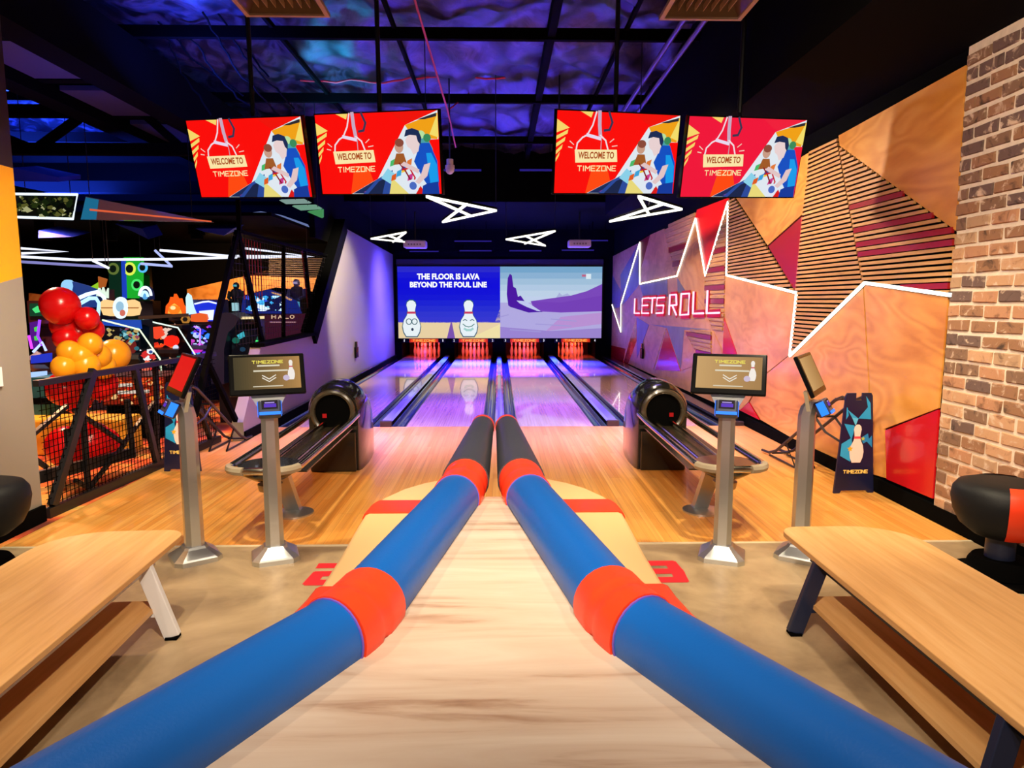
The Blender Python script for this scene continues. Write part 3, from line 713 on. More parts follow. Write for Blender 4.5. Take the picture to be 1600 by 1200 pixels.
# =================================================================== PROJECTION SCREEN
t = thing('projection_screen', 'wide projection screen above the pins showing lava floor cartoon and desert picture', 'projection screen', (.048, Y_BACK - .1, .61))
SWID, SHT = 6.22, 2.17
MB(M_frame).box(-SWID / 2 - .04, SWID / 2 + .04, .0, .095, -.02, SHT + .03).build('frame', t)
p = Pic(SWID / 2, SHT, lambda c: em(c, 1.0), .0015)
n = 10
cs = ['#4a44d8', '#3634dc', '#2626dc', '#1a1ad8', '#1414d4', '#1616d2', '#1c20d0', '#2628ce', '#3436cc', '#4448cc']
for k in range(n): p.rect(0, .22 + .78 * k / n, 1, .22 + .78 * (k + 1) / n, (['#3436cc', '#2e34cc', '#242cce', '#1a22d0', '#1216d2', '#0e10d4', '#0c0cd6', '#0f0fd4', '#1818d0', '#2a2ac8'])[k]); p.d -= p.step
p.poly([(0, 0), (1, 0), (1, .42), (.95, .23), (0, .23)], '#e8d0a0'); p.poly([(.7, 0), (1, .2), (1, 0)], '#f0e0a0')
p.poly([(.475, 0), (.515, .23), (.525, .23), (.555, 0)], '#7a52a8')
p.text('THE FLOOR IS LAVA', .19, .82, .8, .905, '#ffffff', .045); p.text('BEYOND THE FOUL LINE', .12, .71, .87, .79, '#ffffff', .045)
for u, face in ((.13, 0), (.69, 1)):
    p.pin(u, .015, .53, '#2a5a70', '#2a5a70', fat=1.55); p.pin(u, .03, .5, '#e8f2f4', fat=1.5)
    if face == 0:
        for du in (-.025, .03): p.ell(u + du, .235, .03, .045, '#2a5a60'); p.ell(u + du, .235, .022, .034, '#e8f2f4')
        p.ell(u + .008, .125, .012, .022, '#2a3a4a')
    else:
        for du in (-.035, .035): p.line([(u + du - .018, .25), (u + du, .265), (u + du + .018, .25)], .012, '#5a7a80')
        p.line([(u - .055, .2), (u - .03, .17), (u, .16), (u + .03, .17), (u + .055, .2)], .012, '#3a7a70')
        p.line([(u - .04, .135), (u - .02, .115), (u + .02, .115), (u + .04, .135)], .03, '#a0d0c8')
p.build('picture', t, (-SWID / 4, -.001, SHT / 2))
p = Pic(SWID / 2, SHT, lambda c: em(c, 1.0), .0015)
for k in range(6): p.rect(0, .5 + .5 * k / 6, 1, .5 + .5 * (k + 1) / 6, ['#c0cfe8', '#bcd0e4', '#b0c8e0', '#a0bfd8', '#8ab0d0', '#74a4c8'][k]); p.d -= p.step
p.poly([(0, 0), (1, 0), (1, .5), (0, .5)], '#b0a8dc'); p.poly([(0, 0), (1, 0), (1, .14), (.5, .1), (0, .16)], '#9a84cc'); p.poly([(.45, .1), (1, .2), (1, .36), (.6, .3)], '#b890d0')
p.poly([(.55, .57), (.58, .64), (.61, .6), (.66, .63), (.7, .58), (.7, .55)], '#a8b0d8')
p.poly([(.3, .52), (.5, .56), (.7, .6), (.85, .66), (1, .76), (1, .38), (.6, .36), (.34, .38)], '#7a48b8')
p.poly([(.3, .52), (.6, .5), (1, .6), (1, .38), (.6, .37), (.36, .4)], '#7440b4')
p.poly([(.08, .46), (.065, .62), (.075, .84), (.095, .9), (.115, .88), (.13, .72), (.155, .7), (.175, .58), (.2, .6), (.24, .52), (.34, .42), (.42, .37), (.28, .36), (.1, .44)], '#4a189c')
p.poly([(.16, .53), (.25, .52), (.4, .38), (.36, .385), (.26, .44), (.19, .49)], '#c0c8ec')
for q in ([(0, .3), (.08, .33)], [(.5, .27), (.75, .24)], [(.35, .2), (.7, .17)], [(.1, .12), (.4, .09)]): p.line(q, .014, '#a098d4')
p.rect(.8, .86, .84, .89, '#c06080'); p.rect(.84, .83, .89, .9, '#d8e8f0')
p.build('picture', t, (SWID / 4, -.001, SHT / 2))

# ---- lane signs in the mask, pins
for i, (lx, q) in enumerate(zip((-2.30, -.78, .80, 2.38), ('1', '2', '3', '4'))):
    nm = ['over pins beside the grey wall', 'over pins below the lava picture', 'over pins below the desert picture', 'over pins beside the plywood wall'][i]
    s = thing('lane_sign', 'glowing orange name sign, number %s at both ends, %s' % (q, nm), 'sign', (lx, Y_BACK - .03, .535), group='lane signs over the pins')
    MB(M_frame).box(-.66, .66, 0, .025, -.06, .06).build('board', s)
    p = Pic(1.3, .12, lambda c: em(c, 1.0), .0012)
    p.rect(.16, .04, .84, .96, '#c8280c'); p.rect(.2, .14, .8, .9, '#f04a10'); p.logo(.24, .26, .76, .78, '#ffd060', .2)
    p.text(q, .03, .2, .06 if q != '1' else .05, .85, '#e8e8f0', .03); p.text(q, .94, .2, .97 if q != '1' else .96, .85, '#e8e8f0', .03)
    p.build('lettering', s)
M_pin = pm('pin_white', '#f2ece4', .25, coat=.4)
pinprof = [(.0, 0), (.05, 0), (.058, .02), (.085, .11), (.094, .17), (.088, .22), (.062, .30), (.044, .355), (.042, .385), (.05, .43), (.055, .455), (.048, .49), (.028, .51), (.0, .515)]
pk = .86
pr_k = .6
pin0 = MB(M_pin).lathe([(r * pr_k, z * pk) for r, z in pinprof], 14, cap=False)
def strip(z, hh): return MB(pm('pin_stripe', '#c01818', .3)).lathe([(.0445 * pr_k, (z - hh) * pk), (.046 * pr_k, z * pk), (.0465 * pr_k, (z + hh) * pk)], 14, cap=False)
first = None
where = ['beside grey wall', 'under the lava picture', 'under the desert picture', 'beside plywood wall']
rowname = ['front pin of ten', 'second row pin', 'third row pin', 'back row pin']
for li, lx in enumerate((-2.30, -.76, .80, 2.30)):
    for r in range(4):
        for k in range(r + 1):
            px_, py_ = lx + (k - r / 2) * .255, Y_BACK + .28 + r * .2
            if first is None:
                o = first = pin0.build('bowling_pin', smooth=60); s = strip(.37, .012).build('neck_stripe', o, smooth=True)
            else: o = copy_tree(first)
            o.location = (px_, py_, 0.0)
            side = '' if r == 0 else ', %s from the left' % ['first', 'second', 'third', 'fourth'][k]
            tag(o, 'red lit bowling pin, %s%s, %s' % (rowname[r], side, where[li]), 'bowling pin', 'bowling pins at the lane ends')

# ---- LED strip on the right wall and neon sign
ledpx = c1([(145, 785), (200, 955), (200, 785), (318, 395), (318, 655), (550, 605), (667, 245), (728, 605), (870, 140), (860, 600), (1298, 710), (1255, 1105)]) + [(1351, 442), (1485, 461)]
P = wp(ledpx, XR - .028); t = thing('light_strip', 'white zigzag light strip running across the plywood wall like a mountain line', 'light strip', P[9])
m = MB(em('#fff4e4', 2.6)); h = MB(M_black)
for a, b in zip(P[:-1], P[1:]):
    wd = .03; m.bar(a - P[9], b - P[9], wd, .02, up=(1, 0, 0)); h.bar(a - P[9] + Vector((.017, 0, 0)), b - P[9] + Vector((.017, 0, 0)), wd + .012, .014, up=(1, 0, 0))
m.build('diffuser', t); h.build('channel', t)
# short reflected star outline high in the red spike
NEON = dict(L=[[(288, 745), (284, 838), (316, 838)]], E=[[(376, 742), (335, 745), (330, 838), (373, 838)], [(333, 790), (368, 788)]],
            T=[[(380, 744), (417, 741)], [(398, 744), (393, 838)]], S=[[(472, 739), (428, 742), (424, 790), (467, 788), (463, 836), (420, 838)]],
            R=[[(501, 848), (507, 723), (546, 721), (548, 786), (506, 790)], [(522, 790), (546, 848)]], O=[[(578, 718), (628, 714), (622, 845), (570, 849), (578, 718)]],
            L2=[[(655, 702), (650, 840), (716, 838)]], L3=[[(742, 694), (736, 838), (815, 835)]])
org = WX(1050, 478, XR - .06)
t = thing('neon_sign', 'pink and white neon sign spelling LETS ROLL on the plywood wall', 'neon sign', org)
for key, st in NEON.items():
    m = MB(em('#ffc8e0', 1.6)); b = MB(em('#e0103a', .8))
    for l in st:
        q = [WX(x, y, XR - .07) - org for x, y in c1(l)]
        m.tube(q, .017, 8)
        q2 = [WX(x + 7, y + 5, XR - .04) - org for x, y in c1([(a, b_) for a, b_ in l])]
        q2 = [WX(920 + (a + 5) / 4, 280 + (b_ + 2) / 4, XR - .036) - org for a, b_ in l]
        for u, v in zip(q2[:-1], q2[1:]): b.bar(u, v, .13, .012, up=(1, 0, 0))
    lt = m.build('letter', t, smooth=True); lab(lt, 'neon letter %s' % key[0]); b.build('red_backing', lt)
# intercom boxes on the side walls
for X, px, lb in ((XW + .03, (557, 549), 'black intercom box on the grey wall'), (XR - .05, (1003, 551), 'black intercom box low on the far plywood wall')):
    c = WX(*px, X); t = thing('wall_intercom', lb, 'intercom', c); MB(M_frame).box(-.025, .025, -.11, .11, -.14, .10).build('case', t, bevel=.008)
    MB(M_gloss).box(-.02, .02, -.05, .05, .101, .22).build('handset', t, bevel=.01)

# =================================================================== FURNITURE
# ---- touch kiosks
def kiosk(x, y, s, turn, label, red=False, hgt=1.0):
    t = thing('touch_kiosk', label, 'kiosk', (x, y, 0), turn, 'touch kiosks on the approach edge')
    def octo(w_, d_, z, ch=.28, dy=0): return [(a * w_ / 2, b * d_ / 2 + dy, z) for a, b in ((-1 + ch, -1), (1 - ch, -1), (1, -1 + ch), (1, 1 - ch), (1 - ch, 1), (-1 + ch, 1), (-1, 1 - ch), (-1, -1 + ch))]
    MB(M_steel).loft([octo(.30, .30, 0), octo(.30, .30, .03), octo(.28, .28, .04), octo(.16, .16, .085, .3), octo(.14, .14, .10, .3)]).build('foot', t)
    MB(M_steel).loft([octo(.118, .118, .10, .5), octo(.108, .108, .9, .5), octo(.105, .105, .99, .5), octo(.105, .10, 1.05, .5, -.012), octo(.105, .08, 1.09, .5, -.04)]).build('post', t)
    # reader
    r = bpy.data.objects.new('card_reader', None); COL.objects.link(r); r.parent = t; r.location = (0, -.105, 1.055); r.rotation_euler = (R(-28), 0, 0)
    MB(pm('reader_shell', '#28304a', .3)).box(-.072, .072, -.03, .05, -.06, .05).build('shell', r, bevel=.014)
    MB(em('#2a7cff', 1.6)).box(-.066, .066, -.036, -.03, -.057, -.038).box(-.0745, -.072, -.02, .03, -.05, .04).box(.072, .0745, -.02, .03, -.05, .04).build('light_ring', r)
    p = Pic(.1, .06, lambda c: em(c, .9)); p.rect(0, 0, 1, 1, '#18101e'); p.rect(.15, .2, .9, .6, '#5a30c8'); p.rect(.2, .66, .8, .8, '#a890e0'); p.build('display', r, (0, -.0305, .012))
    # yoke and tablet
    MB(M_steel).prism([(-.13, -.015, 1.16), (.13, -.015, 1.16), (.055, -.03, 1.02), (-.055, -.03, 1.02)], (0, .025, 0)).build('yoke', t)
    tb = bpy.data.objects.new('tablet', None); COL.objects.link(tb); tb.parent = t; tb.location = (0, -.02, 1.27); tb.rotation_euler = (R(-25), 0, 0)
    W, H = .475, .285
    MB(M_frame).box(-W / 2, W / 2, 0, .028, -H / 2, H / 2).build('case', tb, bevel=.008)
    p = Pic(W - .06, H - .06, lambda c: em(c, 1.0))
    if red:
        p.rect(0, 0, 1, 1, '#e01014')
    else:
        n = 28
        for k in range(n):
            f = k / (n - 1); c = [int(a + (b - a) * f) for a, b in zip((58, 50, 28), (176, 132, 74))] if s < 0 else [int(a + (b - a) * f) for a, b in zip((196, 156, 102), (160, 120, 70))]  # gold reflection put into the screen colours as a gradient
            p.rect(k / n, 0, (k + 1) / n, 1, '#%02x%02x%02x' % tuple(c)); p.d -= p.step
        p.d += p.step
    if not red and abs(turn) < .6:
        p.logo(.28, .80, .74, .88, '#e8d858', .3)
        for a, b, z in ((.36, .68, .72), (.30, .80, .56)): p.line([(a, z), (b, z)], .05, '#d8d0b8')
        p.line([(.42, .42), (.52, .30), (.62, .42)], .03, '#e8e0d0'); p.line([(.42, .34), (.52, .22), (.62, .34)], .03, '#e8e0d0')
        p.line([(.28, .08), (.72, .08)], .03, '#d8d0b8'); p.pin(.86, .26, .62, '#f0e8e0'); p.ell(.78, .32, .05, .09, '#c8b8d0')
    sc = p.build('screen', tb, (0, -.0003, .008))
    if red: lab(sc, 'red screen')
    return t
kiosk(-1.535, 4.53, -1, R(21), 'steel touch kiosk in front of the ball return nearest the balloons, screen facing the camera')
kiosk(-2.08, 4.53, -1, R(-54), 'steel touch kiosk seen from its edge, red screen turned towards the arcade fence', red=True)
kiosk(1.53, 4.48, 1, R(-21), 'steel touch kiosk before the ball return nearest the plywood wall, screen facing the camera')
kiosk(2.07, 4.48, 1, R(56), 'steel touch kiosk with screen turned towards the navy legged bench')

# ---- ball returns
def ball_return(s, label):
    cx = 1.70 * s
    t = thing('ball_return', label, 'ball return', (cx, 6.95, 0), group='ball returns')
    def ringat(y, w_, h, zb=0.0):
        a = arc(0, h - w_ / 2 * .98, w_ / 2, 0, 180, 16)
        return [(w_ / 2, y, zb)] + [(x, y, z) for x, z in a] + [(-w_ / 2, y, zb)]
    m = MB(M_gloss).loft([ringat(0, .50, .86), ringat(.06, .54, .90), ringat(.35, .56, .92), ringat(.6, .54, .84), ringat(.8, .50, .70), ringat(.95, .46, .52)])
    m.build('hood', t, smooth=50)
    # mouth with lip; tunnel's shade put in as a flat black plate
    lip = [(x, -.03, z) for x, z in arc(0, .62, .205, -55, 235, 22)]
    MB(pm('hood_lip', '#3a3226', .25, coat=.3)).tube(lip, .028, 8).build('mouth_lip', t, smooth=True)
    MB(M_black).prism([(x, -.002, z) for x, z in arc(0, .62, .2, -55, 235, 22)], (0, -.012, 0)).build('mouth', t)
    MB(em('#c01818', .8)).box(.085 * s - .02, .085 * s + .02, -.03, -.015, .56, .60).build('indicator_light', t)
    MB(M_gloss).prism([(-.23, -.01, .0), (.23, -.01, 0), (.23, -.01, .42), (-.23, -.01, .42)], (0, -.05, 0)).build('front_skirt', t, bevel=.01)
    # oval rail
    zr = .555; hw = .245; y0, y1 = 0.0, -2.22
    loop = [(hw, y0, zr + .03), (hw, y0 - .4, zr + .012), (hw, y1 + .18, zr)] + [(hw * math.cos(R(a)) if False else (hw - .16) + .16 * math.cos(R(a)), y1 + .16 - .16 * math.sin(R(a)), zr) for a in (20, 45, 70, 90)] + \
           [(-(hw - .16) - .16 * math.sin(R(a)), y1 + .16 - .16 * math.cos(R(a)), zr) for a in (0, 20, 45, 70)] + [(-hw, y1 + .18, zr), (-hw, y0 - .4, zr + .012), (-hw, y0, zr + .03)]
    MB(M_chrome).tube(loop, .028, 10).build('rail', t, smooth=True)
    for x in (-.085, .085): MB(M_chrome).tube([(x, -.02, zr - .04), (x, y1 + .5, zr - .07)], .014, 8).build('inner_rail', t, smooth=True)
    MB(pm('rack_tray', '#4a4234', .25, .6)).prism([(-hw + .03, -.05, zr - .10), (hw - .03, -.05, zr - .10), (hw - .03, y1 + .45, zr - .12), (-hw + .03, y1 + .45, zr - .12)], (0, 0, .012)).build('tray', t)
    # dished end
    e = [(.2 * math.cos(R(a)), y1 + .24 + .2 * math.sin(R(a)), zr - .06) for a in range(0, 360, 20)]
    e2 = [(.12 * math.cos(R(a)), y1 + .24 + .12 * math.sin(R(a)), zr - .11) for a in range(0, 360, 20)]
    MB(M_gloss).loft([[(p[0] * 1.12, y1 + .24 + (p[1] - y1 - .24) * 1.05, zr) for p in e], e, e2]).build('end_dish', t, smooth=60)
    for sx in (-1, 1): MB(pm('pale_end_pad', '#a0947e', .4)).tube([((hw - .16 + .165 * math.cos(R(a))) * sx, y1 + .155 - .165 * math.sin(R(a)), zr) for a in (10, 35, 60, 85)], .032, 8).build('corner_pad', t, smooth=True)
    MB(M_steel).loft([[(x, y, z) for x, y in ((-.07, -1.56 + dy), (.05, -1.56 + dy), (.05, -1.48 + dy), (-.07, -1.48 + dy))] for z, dy in ((.02, .12), (zr - .11, -.2))]).build('leg', t)
    MB(M_steel).lathe([(.16, 0), (.16, .014), (.12, .026), (.02, .03)], 20, (0, -1.44, 0)).build('foot', t, smooth=40)
    MB(pm('dish_cup', '#9a9080', .35, .6)).lathe([(.09, zr - .15), (.08, zr - .2), (.03, zr - .22), (.001, zr - .22)], 16, (0, y1 + .24, 0)).build('end_cup', t, smooth=60)
ball_return(-1, 'black ball return with chrome oval rack standing nearer the grey wall')
ball_return(1, 'black ball return with chrome oval rack standing nearer the plywood wall')

# ---- benches
def bench(s, legmat, label, legname):
    t = thing('bench', label, 'bench', (2.0 * s - (.11 if s < 0 else 0), 2.7, 0), R(3) if s < 0 else 0)
    def rr(x0, x1, y0, y1, r0, r1):
        out = []
        for cx, cy, a0, r in ((x1 - r1, y1 - r1, 0, r1), (x0 + r0, y1 - r0, 90, r0), (x0 + r0, y0 + r0, 180, r0), (x1 - r1, y0 + r1, 270, r1)):
            out += [(cx + r * math.cos(R(a0 + 90 * i / 6)), cy + r * math.sin(R(a0 + 90 * i / 6))) for i in range(7)]
        return out
    # local x: inner side is -s
    out = rr(-.37, .35, -1.05, 1.14, .12, .3)
    out = [(x * s, y) for x, y in out]
    MB(M_bench).prism([(x, y, .405) for x, y in out], (0, 0, .03)).build('top', t, bevel=.004)
    MB(M_bench).prism([(x * s, y, .15) for x, y in rr(-.36, .33, -.70, .76, .05, .05)], (0, 0, .025)).build('shelf', t)
    m = MB(legmat)
    for x in (-.31, .31): m.bar((x, -.8, .38), (x, .8, .38), .03, .045)
    for y in (-.66, .66): m.bar((-.31, y, .38), (.31, y, .38), .03, .045)
    m.build('under_frame', t)
    for sx in (-1, 1):
        for sy in (-1, 1):
            lg = MB(legmat).bar((sx * .33, sy * .66, .404), (sx * .44, sy * .69, .012), .08, .035, up=(0, 1, 0)).build('leg', t, bevel=.004)
            MB(M_black).box(-.03, .03, -.03, .03, 0, .012).build('foot_pad', lg).location = (sx * .44, sy * .69, 0)
    for y in (-.68, .68): MB(legmat).bar((-.40, y, .138), (.40, y, .138), .03, .022).build('shelf_rail', t)
bench(-1, M_white, 'light oak bench with shelf and white legs', 'white leg')
bench(1, M_navy, 'light oak bench with shelf and dark navy legs', 'navy leg')

# ---- round stools
def stool(x, y, label):
    t = thing('round_stool', label, 'stool', (x, y, 0), group='round padded stools')
    MB(M_black).lathe([(.27, 0), (.27, .018), (.10, .03), (.09, .03)], 32).build('floor_plate', t, smooth=30)
    MB(M_black).lathe([(.19, .03), (.17, .10), (.15, .13)], 28).build('base_ring', t, smooth=30)
    MB(M_navy).lathe([(.085, .1), (.08, .30)], 24).build('post', t, smooth=30)
    MB(M_blackvinyl).lathe([(.06, .26), (.16, .28), (.235, .34), (.275, .42), (.29, .50), (.283, .56), (.255, .60), (.2, .618), (.1, .622), (.001, .623)], 40).build('cushion', t, smooth=50)
    return t
def band(t, az):
    prof = [(.17, .282), (.24, .338), (.281, .42), (.296, .50), (.289, .562), (.259, .605), (.2, .624)]
    rings = []
    for a in range(-24, 25, 6):
        rings.append([(r * math.cos(R(az + a)), r * math.sin(R(az + a)), z) for r, z in prof])
    MB(M_orangered).loft(rings, cap=False, closed=False).build('red_stripe', t, smooth=60)
t = stool(3.19, 4.12, 'black round padded stool with red stripe standing against the brick wall'); band(t, -98); band(t, 62)
t = stool(-3.28, 4.22, 'black round padded stool standing against the grey and yellow pillar')

# ---- ball ramps
def ball_ramp(x, y, rz, label):
    t = thing('ball_ramp', label, 'ball ramp', (x, y, 0), rz, 'bowling ball ramps')
    out = [(-.19, 0), (-.135, 0), (-.12, .025), (.12, .025), (.135, 0), (.19, 0), (.185, .06), (.125, .90), (.11, .925), (.03, .925), (.03, .86), (-.03, .86), (-.03, .925), (-.11, .925), (-.125, .90), (-.185, .06)]
    MB(pm('ramp_navy', '#12183c', .35)).prism([(a, 0, z) for a, z in out], (0, .02, 0)).build('front_panel', t)
    fm = lambda c: pm('print_' + c, c, .35)
    p = Pic(.38, .925, fm, .0006)
    p.poly([(.2, .86), (.2, .74), (.26, .78), (.22, .86)], '#1e9ad8'); p.poly([(.66, .97), (.78, .9), (.82, .74), (.5, .75), (.72, .86)], '#1e9ad8')
    p.poly([(.22, .84), (.5, .75), (.44, .68), (.34, .76)], '#2aa0dc'); p.poly([(.16, .70), (.42, .68), (.4, .6), (.36, .54)], '#1e9ad8')
    p.poly([(.12, .5), (.36, .56), (.38, .5), (.36, .32), (.1, .38)], '#2aa0dc'); p.poly([(.6, .56), (.76, .6), (.8, .53), (.65, .5)], '#1e86c8'); p.poly([(.74, .52), (.86, .58), (.88, .46)], '#1e86c8')
    p.poly([(.34, .76), (.44, .68), (.5, .75)], '#5ac0f0')
    p.pin(.5, .31, .38, '#f0d8d0', '#d84858', fat=1.15)
    for u, v, r, c in ((.335, .45, .075, '#e8b020'), (.64, .55, .06, '#a8c060')):
        p.poly([(u + r * (1 if i % 2 == 0 else .45) * math.cos(R(90 + 36 * i)), v + r * .42 * (1 if i % 2 == 0 else .45) * math.sin(R(90 + 36 * i))) for i in range(10)], c)
    p.logo(.2, .205, .8, .235, '#f0d070', .3)
    p.build('printed_graphic', t, (0, -.0008, .4625))
    for sx in (-.1, .1):
        m = MB(M_blackmetal)
        m.tube([(sx, .02, .86), (sx, .10, .875), (sx, .22, .83), (sx, 1.35, .10), (sx, 1.52, .04), (sx, 1.7, .03)], .016, 8)
        m.build('rail', t, smooth=True)
    for y_, z_ in ((.55, .62), (1.45, .05), (.22, .84)): MB(M_blackmetal).tube([(-.1, y_, z_), (.1, y_, z_)], .012, 6).build('cross_brace', t, smooth=True)
    for sx in (-.1, .1): MB(M_blackmetal).tube([(sx, .02, .45), (sx, .36, .50), (sx, .56, .61)], .012, 6).build('stay', t, smooth=True)
    for sx in (-.1, .1): MB(M_blackmetal).tube([(sx, 1.15, .24), (sx, .9, .016), (sx, 1.5, .016)], .013, 6).build('rear_leg', t, smooth=True)
ball_ramp(3.25, 6.02, R(3), 'navy and blue bowling ball ramp printed with a pin, leaning by the plywood wall')
ball_ramp(-3.27, 6.95, 0, 'navy and blue bowling ball ramp printed with a pin, beside the mesh fence')

# ---- booths
def lerp2(a, b, f): return (a[0] + (b[0] - a[0]) * f, a[1] + (b[1] - a[1]) * f)
ZT, RT_ = .80, .112
def booth(s, label):
    t = thing('booth_seat', label, 'booth', (s * .45 - .03, 3.4, 0), group='bowling pin shaped booths')
    ox, oy = s * .45, 3.4
    L = lambda x, y, z: (s * x - ox, y - oy, z)
    far, j1, j2, end = (.092, 5.15), (.155, 3.36), (.405, 1.92), (.918, .98)
    def seg(a, b, fa, fb, ra, rb_, n=8):
        P = [lerp2(a, b, fa + (fb - fa) * i / n) for i in range(n + 1)]
        return [L(x, y, ZT) for x, y in P], [ra + (rb_ - ra) * i / n for i in range(n + 1)]
    P, rr_ = seg(far, j1, .03, .9, .086, RT_ * 1.13)
    lab(MB(M_char).tube(P, rr_, 28).build('back_roll', t, smooth=60), 'charcoal tapered far end of the backrest roll')
    MB(M_orangered).tube([L(far[0], far[1] - .06, ZT), L(far[0], far[1], ZT), L(far[0], far[1] + .03, ZT)], [.09, .088, .055], 24).build('end_cap', t, smooth=60)
    P, rr_ = seg(j1, j2, .09, .91, RT_, RT_)
    lab(MB(M_blue).tube(P, rr_, 28).build('back_roll', t, smooth=60), 'blue middle length of the backrest roll')
    P, rr_ = seg(j2, end, .075, 1, RT_, RT_)
    lab(MB(M_blue).tube(P, rr_, 28).build('back_roll', t, smooth=60), 'blue near length of the backrest roll')
    def elbow(a, c, b, fa, fb, n=10):
        p0, p2 = lerp2(c, a, fa), lerp2(c, b, fb); pts = []
        for i in range(n + 1):
            f = i / n; q = lerp2(lerp2(p0, c, f), lerp2(c, p2, f), f); pts.append(L(q[0], q[1], ZT))
        rad = [RT_ * 1.07 * (1 + (-.07 if i == n // 2 else 0)) for i in range(n + 1)]
        return MB(M_orangered).tube(pts, rad, 28).build('roll_joint', t, smooth=60)
    lab(elbow(far, j1, j2, .11, .09), 'narrow orange red band near the tip'); lab(elbow(j1, j2, end, .10, .075), 'wide orange red elbow')
    for a, b, f in ((j1, j2, .092), (j2, j1, .092), (j2, end, .077)):
        m = MB(M_violet)
        c = lerp2(a, b, f); d = Vector((b[0] - a[0], b[1] - a[1], 0)).normalized(); e = (c[0] + d.x * .006, c[1] + d.y * .006)
        m.tube([L(c[0], c[1], ZT), L(e[0], e[1], ZT)], RT_ * 1.03, 28)
        m.build('piping', t, smooth=30)
    # backrest below the roll
    def panel(pts, z0, z1, th, mat, name):
        rings = []
        for i, (x, y) in enumerate(pts):
            rings.append([L(x - th * .2, y, z0), L(x + th, y, z0), L(x + th, y, z1), L(x - th * .2, y, z1)])
        return MB(mat).loft(rings).build(name, t)
    panel([far, lerp2(far, j1, .89)], .30, ZT - .04, .07, M_char, 'backrest')
    panel([lerp2(far, j1, .89), j1, lerp2(j1, j2, .09)], .30, ZT - .04, .075, M_orangered, 'backrest')
    panel([lerp2(j1, j2, .09), lerp2(j1, j2, .91)], .30, ZT - .04, .07, M_blue, 'backrest')
    panel([lerp2(j1, j2, .91), j2, lerp2(j2, end, .075)], .30, ZT - .04, .075, M_orangered, 'backrest')
    panel([lerp2(j2, end, .075), end], .30, ZT - .04, .07, M_blue, 'backrest')
    # seat in the outline of a bowling pin
    outer = [(.13, 4.99), (.26, 4.96), (.40, 4.89), (.54, 4.78), (.66, 4.63), (.745, 4.45), (.79, 4.28), (.803, 4.12), (.803, 3.9), (.795, 3.4), (.80, 3.05), (.812, 2.86), (.835, 2.70), (.87, 2.52), (.93, 2.32), (1.05, 2.05), (1.25, 1.7)]
    def inner(y):
        pts = [far, j1, j2, end]
        for a, b in zip(pts[:-1], pts[1:]):
            if a[1] >= y >= b[1]: return a[0] + (b[0] - a[0]) * (a[1] - y) / (a[1] - b[1])
        return end[0]
    def interp(y):
        for a, b in zip(outer[:-1], outer[1:]):
            if a[1] >= y >= b[1]: return a[0] + (b[0] - a[0]) * (a[1] - y) / (a[1] - b[1])
        return outer[-1][0]
    def cushion(ya, yb, mat, name, grow=0.0):
        ys = [ya] + sorted([y for _, y in outer if yb < y < ya], reverse=True) + [yb]; rings = []
        for y in ys:
            xo, xi = interp(y) + grow, inner(y) - .0; xo = max(xo, xi + .02); r = .035
            rings.append([L(xi, y, .29), L(xo, y, .29), L(xo, y, .45 - r + grow), L(xo - r * .35, y, .45 - r * .3 + grow), L(max(xi + .005, xo - r), y, .45 + grow), L(xi, y, .45 + grow)])
        return MB(mat).loft(rings).build(name, t, smooth=50)
    lab(cushion(4.985, 4.34, M_tan, 'seat_cushion'), 'tan rounded head of the seat'); lab(cushion(4.34, 4.08, M_orangered, 'seat_band', .008), 'orange red neck stripe')
    lab(cushion(4.08, 2.98, M_tan, 'seat_cushion'), 'tan middle of the seat'); lab(cushion(2.98, 2.66, M_orangered, 'seat_band', .012), 'orange red second stripe')
    lab(cushion(2.66, 1.72, M_tan, 'seat_cushion'), 'tan near end of the seat')
    ys = [4.9, 4.7, 4.4, 4.1, 3.4, 2.8, 2.4, 1.8]
    MB(M_black).loft([[L(inner(y), y, 0), L(max(inner(y) + .03, interp(y) - .07), y, 0), L(max(inner(y) + .03, interp(y) - .07), y, .289), L(inner(y), y, .289)] for y in ys]).build('plinth', t)
booth(-1, 'blue and orange red padded booth with tan seat, backing on to the white legged bench')
booth(1, 'blue and orange red padded booth with tan seat, backing on to the navy legged bench')
t = thing('wooden_ledge', 'bleached pine ledge filling the gap between the two padded booth backs', 'ledge', (-.03, 2.2, 0))
pts = [(-.045, 3.36), (.045, 3.36), (.298, 1.92), (.795, .98), (-.795, .98), (-.298, 1.92)]
MB(M_ledge).prism([(x, y - 2.2, .735) for x, y in pts], (0, 0, .03)).build('top_board', t)
pts = [(-.06, 3.2), (.06, 3.2), (.22, 2.0), (.6, 1.1), (-.6, 1.1), (-.22, 2.0)]
MB(M_black).prism([(x, y - 2.2, 0) for x, y in pts], (0, 0, .734)).build('base', t)
# painted lane numbers on the concrete
for q, x, lb in (('2', -1.02, 'red numeral two painted on concrete, partly under the booth facing the white legged bench'), ('3', 1.0, 'red numeral three painted on concrete, partly under the booth facing the navy legged bench')):
    p = Pic(.42, .36, lambda c: pm('floor_red', '#c8202a', .5), .001, conv=lambda u, v, d: ((u - .5) * .42, (v - .5) * .36, d))
    p.line([(.12, .88), (.85, .88), (.88, .54), (.15, .5), (.12, .12), (.9, .12)] if q == '2' else [(.12, .88), (.86, .88), (.88, .5), (.3, .5), (.88, .5), (.86, .12), (.12, .12)], .24, 'x')
    o = p.build('floor_number', None, (x, 4.24, .0005)); tag(o, lb, 'floor marking')

